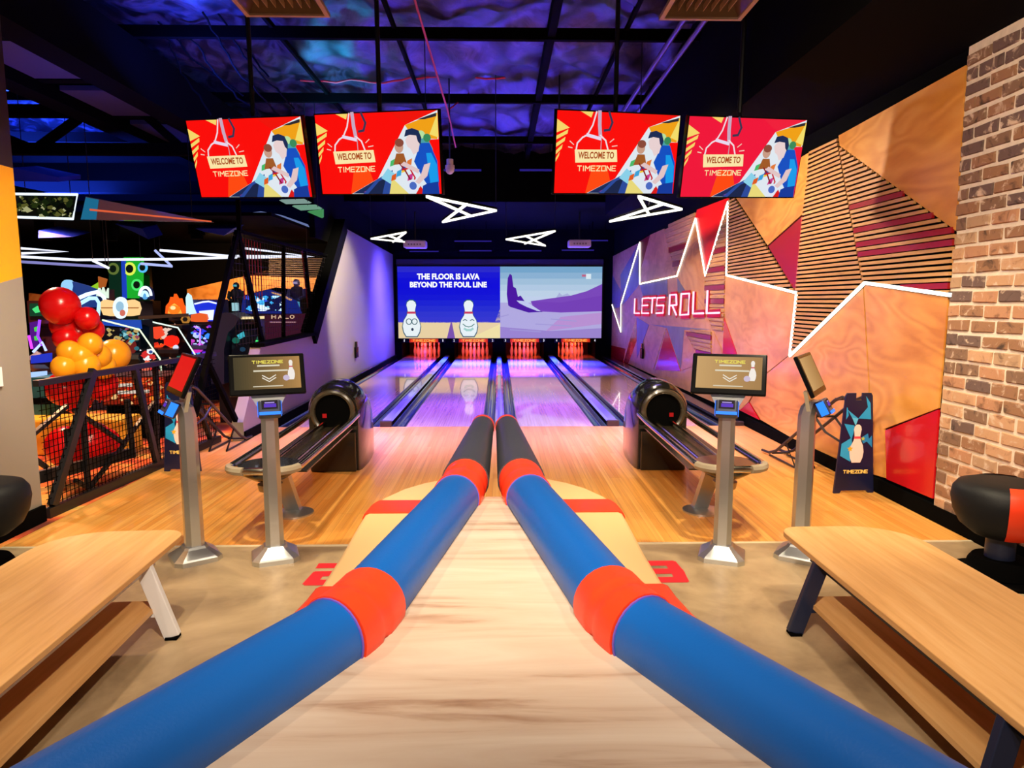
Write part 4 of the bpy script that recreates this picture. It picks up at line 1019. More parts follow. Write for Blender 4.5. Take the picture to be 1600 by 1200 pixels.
# =================================================================== FENCE, BALLOONS, ARCADE
def truss(name, label, cat, pts): pass
FA, FB, FC = Vector((-3.66, 5.42, 0)), Vector((-3.60, 7.0, 0)), Vector((-3.50, 8.45, 0))
t = thing('mesh_fence', 'low black steel fence with wire mesh and slanted posts beside the balloons', 'fence', FA)
Lf = lambda y, z: Vector((FA.x + (FC.x - FA.x) * (y - FA.y) / (FC.y - FA.y), y, z)) - FA
FH = 1.10
def fr(px, z=None):  # pixel on the fence plane
    d = ray(*px); a = (FC - FA); n = Vector((a.y, -a.x, 0)); k = (FA - CAM).dot(n) / d.dot(n); return CAM + d * k - FA
MB(M_blackmetal).bar(Lf(5.42, FH), Lf(8.45, FH), .05, .05).build('top_rail', t)
MB(M_blackmetal).bar(Lf(5.42, .04), Lf(8.45, .04), .06, .08).build('bottom_rail', t)
for a, b, w_ in (((146, 578), (82, 790), .075), ((210, 574), (246, 728), .06), ((300, 565), (275, 640), .05), ((312, 640), (330, 690), .04)):
    MB(M_blackmetal).bar(fr(a), fr(b), w_, .05, up=(1, 0, 0)).build('slanted_post', t)
for a, b in (((116, 634), (62, 680)), ((126, 640), (205, 694)), ((250, 628), (204, 692)), ((204, 694), (150, 762)), ((62, 714), (84, 730)), ((128, 750), (148, 762)), ((306, 610), (345, 670))):
    MB(M_blackmetal).bar(fr(a) + Vector((-.06, 0, 0)), fr(b) + Vector((-.06, 0, 0)), .032, .032, up=(1, 0, 0)).build('brace', t)
for a, b in (((140, 642), (148, 760)), ((208, 624), (218, 715)), ((116, 670), (120, 730)), ((252, 570), (256, 730))):
    MB(M_blackmetal).bar(fr(a) + Vector((-.06, 0, 0)), fr(b) + Vector((-.06, 0, 0)), .04, .04, up=(1, 0, 0)).build('upright', t)
MB(M_blackmetal).bar(fr((70, 748)) + Vector((-.1, 0, 0)), fr((220, 708)) + Vector((-.1, 0, 0)), .05, .10).build('lower_rail', t)
m = MB(M_black); sp = .052
y = 5.46
while y < 8.4: m.bar(Lf(y, .08), Lf(y, FH - .02), .005, .005, up=(1, 0, 0)); y += sp
z = .1
while z < FH: m.bar(Lf(5.43, z), Lf(8.44, z), .005, .005); z += sp
m.build('wire_mesh', t)

# tall screen between fence and grey wall
XS = -3.30
t = thing('mesh_screen', 'tall black framed mesh screen with pointed corner above the grey sill wall', 'screen', (XS, 9.0, 0))
sr = lambda x, y, X=XS: WX(x, y, X) - Vector((XS, 9.0, 0))
for a, b, w_, nm in (((371, 362), (322, 572), .075, 'leaning_post'), ((371, 362), (411, 542), .085, 'leaning_post'), ((322, 572), (304, 650), .07, 'leaning_post'),
                     ((326, 570), (376, 672), .06, 'brace'), ((375, 362), (528, 404), .035, 'top_rail'), ((443, 384), (443, 530), .05, 'upright'), ((476, 392), (489, 524), .06, 'upright'), ((374, 362), (372, 312), .05, 'upright')):
    MB(M_black).bar(sr(*a), sr(*b), w_, .05, up=(1, 0, 0)).build(nm, t)
m = MB(pm('dark_wire', '#1c1016', .6))
y = 8.65
while y < 14.0:
    m.bar((0, y - 9, 1.18), (0, y - 9, 2.58), .0035, .0035, up=(1, 0, 0)); y += .11
z = 1.2
while z < 2.58: m.bar((0, -.3, z), (0, 5.0, z), .0035, .0035); z += .085
m.build('wire_mesh', t)
m = MB(pm('red_wire', '#a01420', .5))
for k in range(7): m.bar(sr(383 + k * 4.5, 372 + k * 1.3) + Vector((-.03, 0, 0)), sr(386 + k * 4.5, 468) + Vector((-.03, 0, 0)), .008, .008, up=(1, 0, 0))
m.build('red_cord', t)
MB(pm('red_post', '#7a1018', .4)).bar(sr(480, 392) + Vector((-.08, 0, 0)), sr(494, 522) + Vector((-.08, 0, 0)), .04, .04, up=(1, 0, 0)).build('red_upright', t)

# balloons
def balloonmat(n, c):
    if n in MC: return MC[n]
    m, nt, b = newmat(n); MC[n] = m
    b.inputs['Base Color'].default_value = lin(c); b.inputs['Roughness'].default_value = .24
    b.inputs['Subsurface Weight'].default_value = .25; b.inputs['Subsurface Radius'].default_value = (.1, .05, .02); return m
MRB, MOB = balloonmat('red_balloon', '#d80f12'), balloonmat('orange_balloon', '#f2a01c')
def mkballoon(mat):
    pr = [(.0, -1.22), (.05, -1.22), (.06, -1.16), (.03, -1.12), (.05, -1.08)] + [(math.sin(R(a)) * (1 if a > 90 else 1), -math.cos(R(a)) * (1.08 if a < 90 else 1.0)) for a in range(8, 176, 12)] + [(.0, 1.0)]
    return MB(mat).lathe(pr, 24, cap=False).build('balloon', smooth=70)
b0 = {}
BAL = [(94, 477, 29, 6.4, 'r', 'largest red balloon at the top of the bunch'), (136, 497, 18, 6.45, 'r', 'small red balloon right under the blue neon arm'), (104, 508, 24, 6.55, 'r', 'red balloon just below the largest red one'),
       (122, 520, 23, 6.6, 'r', 'dark red balloon in the middle of the upper red bunch'), (143, 515, 19, 6.62, 'r', 'red balloon at the right edge of the upper red bunch'), (104, 528, 20, 6.5, 'r', 'red balloon touching the top of the orange balloons'),
       (141, 537, 18, 6.3, 'o', 'topmost orange balloon of the bunch'), (108, 549, 18, 6.35, 'o', 'upper left orange balloon, nearest the pillar'), (126, 556, 20, 6.4, 'o', 'orange balloon in the middle of the orange bunch'), (153, 556, 20, 6.4, 'o', 'orange balloon half hidden behind the largest orange one'),
       (178, 554, 25, 6.3, 'o', 'largest orange balloon at the right end of the bunch'), (100, 573, 19, 6.3, 'o', 'lower left orange balloon just above the fence rail'), (133, 570, 22, 6.25, 'o', 'orange balloon in front, just above the fence rail'), (160, 572, 20, 6.4, 'o', 'orange balloon low behind the fence rail'),
       (100, 607, 27, 6.5, 'r', 'red balloon behind the mesh, nearest the pillar'), (128, 600, 26, 6.6, 'r', 'red balloon behind the mesh, under the middle orange ones'), (158, 600, 25, 6.6, 'r', 'red balloon behind the mesh by the first slanted post'), (120, 622, 24, 6.7, 'r', 'red balloon lowest in the upper bunch behind the mesh'),
       (105, 697, 33, 6.5, 'r', 'large red balloon near the floor, nearest the pillar'), (140, 692, 36, 6.6, 'r', 'large red balloon near the floor in the middle'), (160, 694, 28, 6.6, 'r', 'red balloon near the floor, farthest from the pillar')]
for px_, py_, pr_, Y, k, lb in BAL:
    Y = max(Y, 3.70 * FPX / (779 - px_ - pr_) + .1) + (.12 if k == 'r' else 0); c = WY(px_, py_, Y); r = pr_ * Y / FPX * .96
    if k not in b0: o = b0[k] = mkballoon(MRB if k == 'r' else MOB)
    else: o = copy_tree(b0[k])
    o.location = c; o.scale = (r, r, r); o.rotation_euler = (rc.uniform(-.5, .5), rc.uniform(-.5, .5), 0)
    tag(o, lb, 'balloon', 'red balloons' if k == 'r' else 'orange balloons')

# arcade machines: side profile body with screen, marquee, deck, neon edges
def W_(px, py, Y): return WY(px, py, Y)
def machine(name, label, px0, px1, pytop, Y, body, parts, depth=.3, cat='arcade machine'):
    a, b = W_(px0, pytop, Y), W_(px1, pytop, Y); cx, wd, zt = (a.x + b.x) / 2, b.x - a.x, a.z
    t = thing(name, label, cat, (cx, Y, 0))
    prof = [(0, 0), (0, .8), (-.18, .92), (-.16, .98), (.12, 1.08), (.2, zt - .35 if zt > 1.5 else zt - .1), (0, zt - .3 if zt > 1.5 else zt - .06), (0, zt), (depth, zt), (depth, 0)]
    MB(body).prism([(-wd / 2, y, z) for y, z in prof], (wd, 0, 0)).build('cabinet', t)
    cv = lambda x, y, off=.0: W_(x, y, Y - off) - Vector((cx, Y, 0))
    for fn in parts: fn(t, cv, wd, zt)
    return t
def slab(name, px, col, off=.03, th=.04, s=1.0, label=None, mat=None):
    def f(t, cv, wd, zt):
        p = [cv(x, y, off) for x, y in px]
        o = MB(mat or em(col, s * 1.15)).prism(p, (0, th, 0)).build(name, t)
        if label: lab(o, label)
    return f
def neon(name, px, col, off=.08, r=.018, s=1.8, closed=False):
    def f(t, cv, wd, zt): MB(em(col, s)).tube([cv(x, y, off) for x, y in px], r, 6, closed=closed).build(name, t)
    return f
def mosaic(name, x0, y0, x1, y1, cols, n, off=.06, seed=1, s=.9, bg='#101018'):
    def f(t, cv, wd, zt):
        rr = random.Random(seed); m = MB(em(bg, .6)); m.prism([cv(x0, y0, off), cv(x1, y0, off), cv(x1, y1, off), cv(x0, y1, off)], (0, .03, 0)); d = off
        for k in range(n):
            d += .0012; m.m(em(rr.choice(cols), s * 1.3)); x, y = rr.uniform(x0, x1), rr.uniform(y0, y1); q = []
            nn = rr.choice([3, 4, 5, 7]); r0 = rr.uniform(1.5, 6.5) 
            for i in range(nn):
                an = 6.283 * i / nn + rr.uniform(-.3, .3); q.append(cv(min(max(x + r0 * math.cos(an), x0), x1), min(max(y + r0 * .8 * math.sin(an), y0), y1), d))
            m.mesh(q, [tuple(range(nn))])
        m.build(name, t, recalc=False)
    return f
def ringpx(x, y, rx, ry, n=16, a0=0, a1=360): return [(x + rx * math.cos(R(a0 + (a1 - a0) * i / n)), y + ry * math.sin(R(a0 + (a1 - a0) * i / n))) for i in range(n + (0 if a1 - a0 == 360 else 1))]
Mb = lambda c: pm('cabinet_%s' % c, c, .35)
machine('arcade_machine', 'narrow arcade machine with violet neon arms and green swirl sign beside the pillar', 42, 76, 470, 9.2, Mb('#2a0c10'), [
    slab('marquee', [(46, 474), (70, 474), (70, 494), (46, 494)], '#0c3a24', .05), slab('marquee_swirl', [(50, 483), (58, 478), (67, 480), (66, 487), (55, 489)], '#48d878', .06, .02),
    neon('neon_arm', [(62, 500), (59, 525), (66, 540)], '#8a3cff'), neon('neon_arm', [(45, 524), (50, 545)], '#c03cf0'), neon('neon_arm', [(52, 550), (66, 535), (72, 548)], '#a8b8ff'),
    slab('screen', [(46, 504), (57, 502), (57, 545), (48, 545)], '#5a1690', .04, s=.7), slab('screen_green', [(53, 512), (58, 510), (58, 518), (54, 518)], '#48c848', .06, .02), slab('screen_green', [(53, 526), (58, 524), (58, 532), (54, 532)], '#48c848', .06, .02),
    slab('control_deck', [(48, 556), (74, 552), (74, 566), (48, 568)], '#2a3cd8', .2, .1, s=.7), slab('lower_panel', [(46, 582), (70, 580), (70, 590), (46, 592)], '#a8c8f8', .12, .05)])
machine('arcade_machine', 'tall arcade machine with bent blue neon arms behind the top red balloon', 100, 162, 452, 11.0, Mb('#10204a'), [
    slab('sign_arch', ringpx(104, 447, 9, 10), '#90c8f0', .1, .08), slab('sign_back', [(113, 440), (135, 446), (150, 452), (150, 480), (113, 480)], '#1c3c84', .08, .06, s=.8),
    neon('neon_arm', [(118, 468), (136, 460), (152, 456), (162, 464), (166, 476)], '#c8e4ff', .14, .03), neon('neon_arm', [(122, 476), (140, 466), (150, 466), (155, 474), (153, 494)], '#a0d0ff', .14, .03),
    slab('sign_green', [(142, 448), (155, 440), (154, 452)], '#8ac020', .1), slab('sign_orange', [(153, 432), (166, 436), (163, 448), (154, 450)], '#b05a20', .12, s=.8),
    slab('sign_spikes', [(150, 462), (154, 448), (158, 458), (160, 447), (164, 460), (168, 450), (168, 466)], '#d8ecd8', .11), mosaic('screen', 140, 505, 165, 560, ['#a02020', '#2a8a8a', '#403040'], 14, .1, 5)])
machine('arcade_machine', 'arcade machine with cream scalloped sign, white medallion and pale neon edge', 156, 222, 500, 10.0, Mb('#0e2230'), [
    slab('marquee', [(157, 472), (162, 468), (172, 470), (196, 470), (206, 468), (214, 472), (217, 482), (214, 492), (204, 494), (172, 494), (161, 492), (157, 482)], '#f0c888', .12, .08, label='cream scalloped sign'),
    slab('marquee_line', [(158, 480), (216, 480), (216, 482), (158, 482)], '#a86a38', .13, .03), slab('medallion', ringpx(187, 481, 11, 17), '#e4f4ff', .16, .06), slab('medallion_ring', ringpx(187, 479, 6, 8), '#90b8d0', .17, .02), slab('medallion_centre', ringpx(191, 489, 4, 5), '#c86858', .175, .02),
    slab('top_band', [(160, 500), (218, 500), (220, 514), (160, 508)], '#1c48b0', .06, s=.9),
    mosaic('screen', 160, 512, 218, 562, ['#5ab0b8', '#2a6a78', '#88c8d0', '#3a3a5a', '#b8a060', '#16303a', '#90405a'], 70, .06, 3, .8), slab('round_lamp', ringpx(203, 542, 9, 12), '#7a2420', .11, .03, s=.7),
    neon('neon_edge', [(160, 500), (218, 515), (250, 561), (254, 600)], '#d8ecc8', .25, .012, 1.5), mosaic('lower_screen', 218, 545, 245, 590, ['#d8604a', '#e8e8e8', '#2a4a8a', '#c82a2a'], 22, .1, 8)])
machine('arcade_machine', 'red arcade machine with pale angled neon edge under the flame sign', 226, 284, 508, 11.1, Mb('#20141c'), [
    mosaic('screen', 228, 512, 274, 552, ['#e8401c', '#d02a18', '#f07030', '#8a1414', '#e0c0b0'], 40, .06, 4, .9), slab('red_toy', ringpx(266, 533, 10, 9), '#f02414', .12, .1), slab('red_toy', [(232, 512), (250, 510), (256, 524), (244, 530), (234, 526)], '#e84428', .12, .06), slab('white_dot', ringpx(256, 551, 4, 4), '#f0f0f0', .12, .03),
    slab('white_dot', ringpx(274, 544, 4, 5), '#d0d8f0', .12, .03), neon('neon_edge', [(224, 500), (278, 512), (306, 556), (312, 570)], '#d0e4d8', .22, .012, 1.5), mosaic('lower_screen', 228, 553, 300, 590, ['#c83a2a', '#3a7a6a', '#e0a080', '#402a2a', '#5a88c0'], 30, .08, 9, .7),
    slab('upper_shelf', [(216, 494), (286, 490), (286, 495), (216, 499)], '#5a3a2a', .1, .2, s=.5)])
machine('arcade_sign', 'orange flame shaped sign standing above the red arcade machine', 262, 288, 474, 12.2, Mb('#1a1014'), [
    slab('flame', [(258, 490), (259, 478), (264, 472), (266, 464), (270, 469), (272, 459), (277, 468), (281, 466), (284, 476), (288, 482), (286, 492)], '#f05a14', .1, .1), slab('inner_flame', [(262, 490), (264, 480), (272, 474), (280, 480), (284, 490)], '#ffb040', .115, .03), slab('flame_ball', ringpx(272, 484, 9, 7), '#ff7a1c', .13, .04), slab('ball_glint', ringpx(270, 481, 4, 3), '#ffe0a0', .14, .03)], cat='sign')
machine('arcade_machine', 'blue arcade machine with white topped marquee and orange roller', 290, 346, 468, 12.1, Mb('#101c6a'), [
    slab('marquee', [(303, 475), (330, 470), (346, 476), (346, 502), (306, 502)], '#1a30d0', .08), slab('marquee_white', [(311, 486), (334, 484), (332, 500), (314, 500)], '#e8f0ff', .1), slab('white_figure', [(290, 465), (293, 458), (298, 462), (302, 480), (306, 490), (291, 492)], '#c8ecf8', .12),
    neon('neon_edge', [(304, 475), (316, 472), (326, 471), (338, 474)], '#c0c8ff', .14, .014), slab('roller', [(298, 492), (310, 489), (322, 491), (324, 498), (320, 503), (306, 503), (298, 502)], '#e05a24', .16, .14),
    slab('target', ringpx(289, 499, 7, 7, 6), '#a8702c', .16, .06), slab('target_hole', ringpx(289, 499, 4, 4, 6), '#1a1410', .17, .02), mosaic('screen', 290, 508, 330, 560, ['#2a3ae0', '#6a2ad0', '#3a8af0', '#c040c0', '#b8c8ff', '#1a1a6a'], 45, .1, 6),
    neon('neon_edge', [(303, 510), (313, 514), (312, 540)], '#b070ff', .15, .014), slab('pink_panel', [(298, 542), (308, 540), (314, 550), (304, 552)], '#d02ab0', .16, .03)])
# dark curved hood machine
t = machine('arcade_machine', 'dark blue hooded ride machine behind the pointed mesh screen', 336, 402, 500, 9.8, Mb('#0c0c18'), [
    slab('hood', [(326, 560), (330, 520), (336, 496), (346, 489), (360, 489), (374, 496), (368, 508), (356, 520), (350, 545), (350, 600), (330, 600)], '#1c2050', .3, .5, mat=pm('hood_blue', '#1c2048', .3)),
    mosaic('screen', 362, 515, 410, 600, ['#101018', '#141c20', '#20405a', '#1a6a5a'], 16, .1, 12, .6), slab('screen_fish', [(370, 524), (380, 518), (382, 526), (374, 530)], '#38a8b8', .14, .02), neon('neon_edge', [(398, 548), (402, 532)], '#38d868', .2, .02), slab('light_bar', [(374, 495), (412, 494), (412, 498), (374, 499)], '#f0d8a0', .2, .03)])
# wide shooter cabinet with armoured figures and its title
t = machine('arcade_machine', 'wide dark red arcade machine with a lit blue crest and the title HALO', 362, 492, 490, 12.6, Mb('#2a1424'), [
    slab('crest', [(376, 490), (380, 462), (398, 458), (420, 452), (440, 460), (462, 470), (470, 490)], '#16247a', .1, .08, s=.8),
    mosaic('crest_lights', 384, 462, 440, 486, ['#8ad8ff', '#3aa8f0', '#c8f0ff', '#2a4ad0', '#d8e8ff'], 46, .12, 14, 1.0, bg='#141c5a'),
    slab('crest_bow', [(424, 456), (440, 460), (456, 468), (454, 470), (440, 463), (424, 458)], '#c08a60', .13), slab('front_panel', [(408, 492), (482, 490), (488, 532), (412, 532)], '#4a1830', .1, .06, s=.55)])
def halotext(t, cv):
    p = Pic(1, 1, lambda c: em(c, 1.0), .001, conv=lambda u, v, d: cv(424 + 36 * u, 498 - 6 * v, .12 + d))
    for x, body in ((0, 'H'), (.28, 'A'), (.55, 'L'), (.8, 'O')): p.text(body, x, 0, x + .2, 1, '#f0c8a0', .02)
    p.line([(.02, -.9), (.98, -.9)], .25, '#b0808a'); p.build('title_lettering', t)
cvh = lambda x, y, off=0: WY(x, y, 12.6 - off) - t.location
halotext(t, cvh)
# armoured statues standing on top of machines
def statue(px, py0, py1, Y, cols, label):
    a = WY(px, py1, Y); a.z = WY(px, 490, 12.6).z; h = WY(px, py0, Y).z - a.z
    s = thing('armoured_statue', label, 'statue', a, group='armoured statues on the wide machine')
    MB(Mb(cols[0])).loft([[(r * h * math.cos(R(q)), .6 * r * h * math.sin(R(q)), z * h) for q in range(0, 360, 30)] for r, z in ((.12, 0), (.15, .12), (.12, .35), (.17, .5), (.21, .66), (.16, .76), (.06, .8))]).build('torso', s, smooth=60)
    MB(Mb(cols[1])).loft([[(r * h * math.cos(R(q)), r * h * math.sin(R(q)), z * h) for q in range(0, 360, 30)] for r, z in ((.05, .78), (.095, .84), (.1, .92), (.07, .98), (.02, 1.0))]).build('helmet', s, smooth=60)
    MB(em(cols[2], .7)).box(-.07 * h, .05 * h, -.115 * h, -.08 * h, .86 * h, .92 * h).build('visor', s)
    for sx in (-1, 1): MB(Mb(cols[1])).tube([(sx * .2 * h, 0, .7 * h), (sx * .24 * h, -.05 * h, .5 * h), (sx * .1 * h, -.2 * h, .42 * h)], [.07 * h, .055 * h, .045 * h], 10).build('arm', s, smooth=60)
    MB(em(cols[3], .8)).box(-.1 * h, .1 * h, -.19 * h, -.12 * h, .08 * h, .34 * h).build('lit_base', s)
statue(371, 441, 488, 12.85, ('#14202a', '#1c3038', '#58c8d8', '#a8dce8'), 'dark teal armoured statue behind the pointed corner of the mesh screen')
statue(465, 436, 488, 12.85, ('#4a3a5a', '#8a80b8', '#c8b8f0', '#60c0e8'), 'pale violet armoured statue at the wall side of the wide machine')
# green ringed tower and round arch sign
t = machine('play_tower', 'tall green tower patterned with dark ringed holes', 168, 224, 402, 14.0, Mb('#0c2a1c'), [
    slab('green_face', [(193, 402), (221, 402), (220, 466), (196, 466)], '#18a028', .1, .1), slab('dark_face', [(170, 410), (190, 410), (192, 466), (170, 466)], '#0c3020', .08, .1, s=.6), slab('blue_edge', [(189, 404), (195, 404), (197, 466), (191, 466)], '#1a3ab0', .14, .06)] +
    [f for x, y, r, c in ((202, 420, 9, '#d8e850'), (213, 445, 8, '#48e068'), (176, 420, 8, '#5a6a30'), (222, 418, 7, '#58b8f0')) for f in (slab('ring', ringpx(x, y, r, r * 1.15), c, .13, .05), slab('hole', ringpx(x, y, r * .62, r * .72), '#0a140c', .15, .05))], cat='play structure')
machine('arcade_sign', 'round topped blue and white arch sign in front of the green tower', 218, 238, 470, 12.4, Mb('#141420'), [
    slab('arch', ringpx(228, 462, 10, 15, 12, 180, 360) + [(238, 468), (218, 468)], '#0c1438', .1, .08), neon('neon_edge', ringpx(227, 462, 9, 13, 12, 180, 360), '#d8e8ff', .14, .025), neon('neon_edge', ringpx(226, 464, 5, 8, 10, 180, 360), '#a8d0f8', .15, .025), slab('arch_core', ringpx(226, 462, 4, 6), '#58a0d8', .13, .03)], cat='sign')
# low orange counter game and teal cabinet behind the fence
t = thing('counter_game', 'low orange and red counter game with pale lettering strips behind the fence', 'arcade machine', (WY(212, 610, 8.6).x, 8.6, 0))
cvc = lambda x, y, off=0: WY(x, y, 8.6 - off) - t.location
MB(Mb('#3a100c')).prism([cvc(160, 588), cvc(258, 588), cvc(258, 634), cvc(160, 634)], (0, .7, 0)).build('cabinet', t)
mosaic('front_art', 162, 590, 256, 632, ['#e85a1c', '#c8281a', '#f0882a', '#8a1a10', '#e8b070', '#d83818'], 90, .04, 21, .8, bg='#a82a12')(t, cvc, 0, 0)
MB(em('#f0dcc8', .8)).prism([cvc(184, 600, .2), cvc(206, 599, .2), cvc(206, 604, .2), cvc(184, 605, .2)], (0, .02, 0)).prism([cvc(184, 611, .2), cvc(232, 609, .2), cvc(232, 614, .2), cvc(184, 616, .2)], (0, .02, 0)).build('pale_strip', t)
MB(M_black).prism([cvc(168, 634, -.1), cvc(250, 634, -.1), cvc(250, 690, -.1), cvc(168, 690, -.1)], (0, .4, 0)).build('stand', t)
t = thing('storage_cabinet', 'small teal cabinet on the carpet beside the pillar, behind the mesh', 'cabinet', (WY(60, 610, 8.0).x, 8.0, 0))
cvc = lambda x, y, off=0: WY(x, y, 8.0 - off) - t.location
MB(M_black).box(-.1, .1, 0, .4, 0, .35).build('plinth', t); MB(pm('teal_laminate', '#1c6a84', .4)).prism([cvc(48, 590), cvc(76, 590), cvc(76, 650) * 1, cvc(48, 650)], (0, .5, 0)).build('body', t); MB(M_black).prism([cvc(48, 622, .01), cvc(76, 622, .01), cvc(76, 632, .01), cvc(48, 632, .01)], (0, .1, 0)).build('shelf', t)
t = thing('seat_block', 'yellow padded block seat on the orange carpet behind the mesh fence', 'seat', (-4.95, 7.7, 0))
MB(pm('yellow_pad', '#e8b838', .5)).box(-.7, .7, 0, .4, .0, .42).build('pad', t, bevel=.03)
# arcade back wall cladding
YB = 15.6
def back(name, px, mat, Y=YB): return struct(MB(mat).prism([WY(x, y, Y) for x, y in px], (0, .06, 0)).build(name))
back('wall_arcade_cladding', [(292, 452), (380, 432), (425, 421), (512, 431), (512, 458), (430, 449), (385, 460), (345, 474), (292, 480)], M_ply)
back('wall_arcade_cladding', [(501, 415), (520, 412), (520, 440), (504, 440)], pm('orange_laminate', '#f08a1c', .4), YB - .1)
back('wall_arcade_cladding', [(45, 458), (100, 464), (66, 476), (45, 476)], M_ply, 13)
back('wall_arcade_cladding', [(45, 476), (66, 474), (100, 463), (104, 470), (70, 482), (45, 484)], pm('coral_laminate', '#e0784c', .5), 12.8)
m = MB(M_black); 
for k in range(9): m.prism([WY(385, 402 + k * 3.2, YB - .1), WY(505, 402 + k * 3.4, YB - .1), WY(505, 403.4 + k * 3.4, YB - .1), WY(385, 403.4 + k * 3.2, YB - .1)], (0, .05, 0))
m.m(pm('slat_brown', '#4a3524', .5))
for k in range(9): m.prism([WY(420, 403.6 + k * 3.2, YB - .1), WY(505, 403.6 + k * 3.4, YB - .1), WY(505, 405 + k * 3.4, YB - .1), WY(420, 405 + k * 3.2, YB - .1)], (0, .05, 0))
struct(m.build('wall_arcade_slats'))
struct(MB(M_black).box(-12, -3.5, 10.8, 15.9, 3.05, 3.1).build('ceiling_arcade'))
# long LED lines and frames hanging over the arcade
def ledline(px, Y, label, col='#e8ecff', s=1.3, r=.022):
    P = [WY(x, y, Y if not isinstance(Y, (list, tuple)) else Y[i]) for i, (x, y) in enumerate(px)]
    t = thing('led_line', label, 'light line', P[0], group='long light lines over the arcade')
    MB(em(col, s)).tube([p - P[0] for p in P], r, 6).build('tube', t)
    for p in (P[0], P[-1]): MB(M_blackmetal).tube([p - P[0] + Vector((0, 0, r)), p - P[0] + Vector((0, 0, max(.1, 3.05 - p.z)))], .006, 5).build('hanger', t)
ledline([(33, 388), (106, 393), (33, 396)], 12.5, 'white light line bent to a point near the pillar, highest of the lines')
ledline([(33, 401), (120, 406), (270, 405), (370, 402)], 12.0, 'long almost level white light line across the arcade')
ledline([(33, 409), (165, 417)], 11.5, 'pale violet light line lowest near the pillar', '#8a8ad0', .9)
ledline([(145, 407), (170, 419)], 11.4, 'short slanted white light line above the bent blue neon arms')
ledline([(242, 391), (262, 410), (269, 416), (220, 412)], 12.2, 'blue white light line folded back like a hook', '#b8c4ff', 1.0)
ledline([(250, 391), (355, 400), (480, 401)], 12.3, 'long white light line running on behind the mesh screen')
ledline([(383, 388), (490, 401), (383, 403)], 13.0, 'white light line folded to a point behind the mesh screen')
ledline([(345, 340), (408, 332), (440, 338), (480, 352), (490, 368)], 13.5, 'curved pale blue light line high behind the leftmost hanging screens', '#7888c0', .7)
# framed foliage panel and glossy triangular panel
t = thing('light_box', 'white lit rectangular frame around dark foliage hanging by the pillar', 'light frame', WY(72, 322, 10.5))
cv = lambda x, y, off=0: WY(x, y, 10.5 - off) - t.location
MB(em('#e8f4ff', 1.2)).tube([cv(22, 303), cv(121, 304), cv(114, 342), cv(22, 339)], .02, 6, closed=True).build('light_border', t)
mosaic('foliage', 24, 306, 116, 339, ['#1c2a10', '#2c3a14', '#0c1408', '#6a6a30', '#c8c890', '#182010'], 110, -.03, 31, .5, bg='#0a0c08')(t, cv, 0, 0)
for x in (40, 110): MB(M_blackmetal).tube([cv(x, 303), cv(x, 303) + Vector((0, 0, 2.0))], .006, 5).build('hanger', t)
t = thing('ceiling_panel', 'long pointed glossy panel with orange streak hanging over the arcade', 'hanging panel', WY(230, 330, 10.0))
cv = lambda x, y, off=0: WY(x, y, 10.0 - off) - t.location
MB(pm('iridescent_panel', '#b09098', .2, .3, coat=.8)).prism([cv(134, 307), cv(333, 347), cv(126, 343)], (0, .05, 0)).build('panel', t)
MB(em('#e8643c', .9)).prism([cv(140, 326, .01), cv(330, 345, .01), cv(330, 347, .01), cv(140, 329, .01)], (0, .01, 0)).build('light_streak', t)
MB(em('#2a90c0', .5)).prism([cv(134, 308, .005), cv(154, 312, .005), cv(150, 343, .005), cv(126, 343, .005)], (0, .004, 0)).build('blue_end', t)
for x, y in ((140, 308), (300, 340)): MB(M_blackmetal).tube([cv(x, y), cv(x, y) + Vector((0, 0, 2.2 if x < 200 else 1.8))], .006, 5).build('hanger', t)
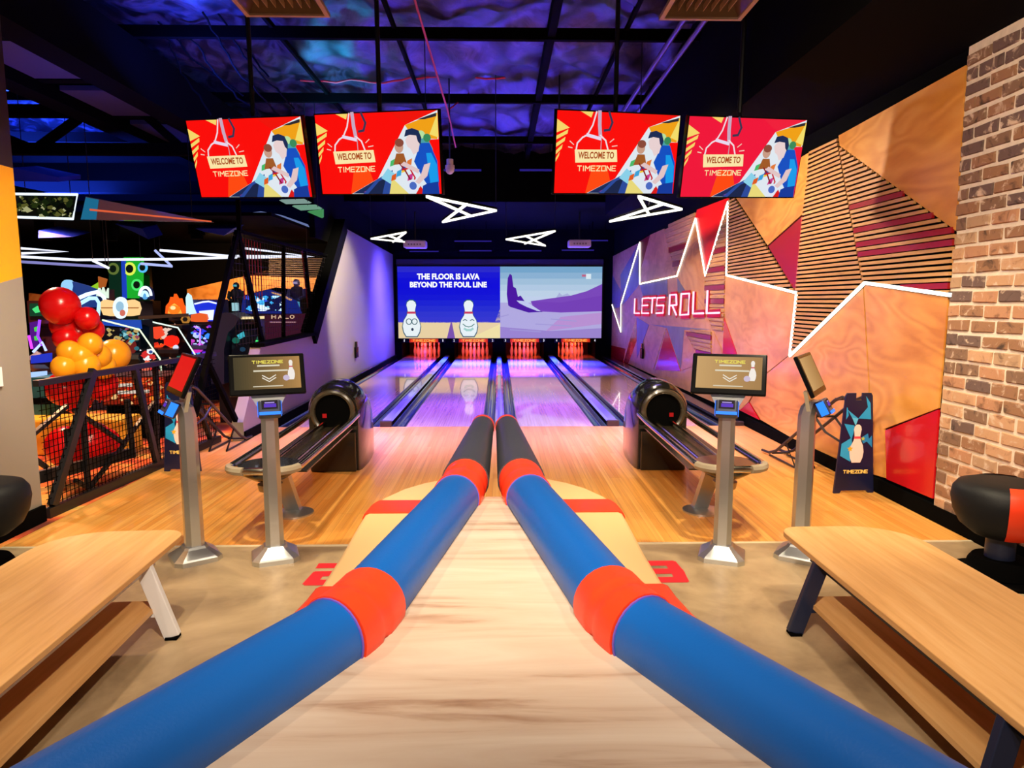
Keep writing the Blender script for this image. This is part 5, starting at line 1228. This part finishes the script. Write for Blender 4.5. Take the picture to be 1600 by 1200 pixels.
# recessed downlights of the arcade ceiling
for x, y, Y, lb in ((71, 375, 11.6, 'white downlight in the arcade ceiling nearest the pillar'), (173, 376, 11.6, 'white downlight in the arcade ceiling under the pointed panel'), (308, 374, 12.2, 'white downlight in the arcade ceiling by the tip of the blue boards'), (438, 355, 12.6, 'white downlight in the arcade ceiling behind the mesh screen')):
    c = WY(x, y, Y); t = thing('downlight', lb, 'downlight', (c.x, c.y, c.z), group='arcade downlights')
    MB(em('#f4ecf0', 2.0)).lathe([(.001, 0), (.07, 0), (.07, .01), (.001, .01)], 16).build('lens', t); MB(M_black).lathe([(.072, -.004), (.1, 0), (.1, .08), (.072, .08)], 16).build('trim_ring', t)
    MB(M_black).box(-.1, .1, -.1, .1, .08, 3.05 - c.z).build('housing', t)
# ceiling boards over the arcade, the blue light put into their colour
for px, Y, lb in (([(20, 262), (92, 277), (92, 284), (20, 283)], 9.6, 'blue lit slanting ceiling board beside the yellow paint'), ([(60, 360), (115, 370), (60, 372)], 11, 'dim violet board in the arcade ceiling'), ([(305, 357), (365, 357), (350, 368), (318, 362)], 11.5, 'blue lit board near the pointed mesh corner'), ([(180, 350), (222, 357), (232, 374), (208, 362)], 11.5, 'blue lit board under the pointed panel')):
    p = [WY(x, y, Y) for x, y in px]; c = sum(p, Vector()) / len(p)
    o = MB(pm('blue_lit_tint', '#1830c8', .5)).prism([v - c for v in p], (0, .5, .12)).build('ceiling_baffle'); o.location = c; tag(o, lb, 'ceiling panel', 'arcade ceiling boards')
for px, c, lb in (([(436, 313), (472, 312), (484, 318), (447, 319)], '#8aa8a0', 'pale self glowing ceiling board highest of the three under the outermost arcade side screen'), ([(456, 322), (490, 321), (501, 327), (470, 329)], '#78a890', 'pale green self glowing ceiling board in the middle of three behind the hanging screens'), ([(480, 331), (503, 328), (503, 341)], '#4a9a5c', 'small green three cornered self glowing ceiling board behind the hanging screens')):
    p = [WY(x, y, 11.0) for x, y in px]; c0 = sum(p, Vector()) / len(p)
    o = MB(em(c, .8)).prism([v - c0 for v in p], (0, .12, .03)).build('glowing_ceiling_board'); o.location = c0; tag(o, lb, 'ceiling board', 'self glowing boards over the arcade')  # light falling on plain boards, put in as their own glow
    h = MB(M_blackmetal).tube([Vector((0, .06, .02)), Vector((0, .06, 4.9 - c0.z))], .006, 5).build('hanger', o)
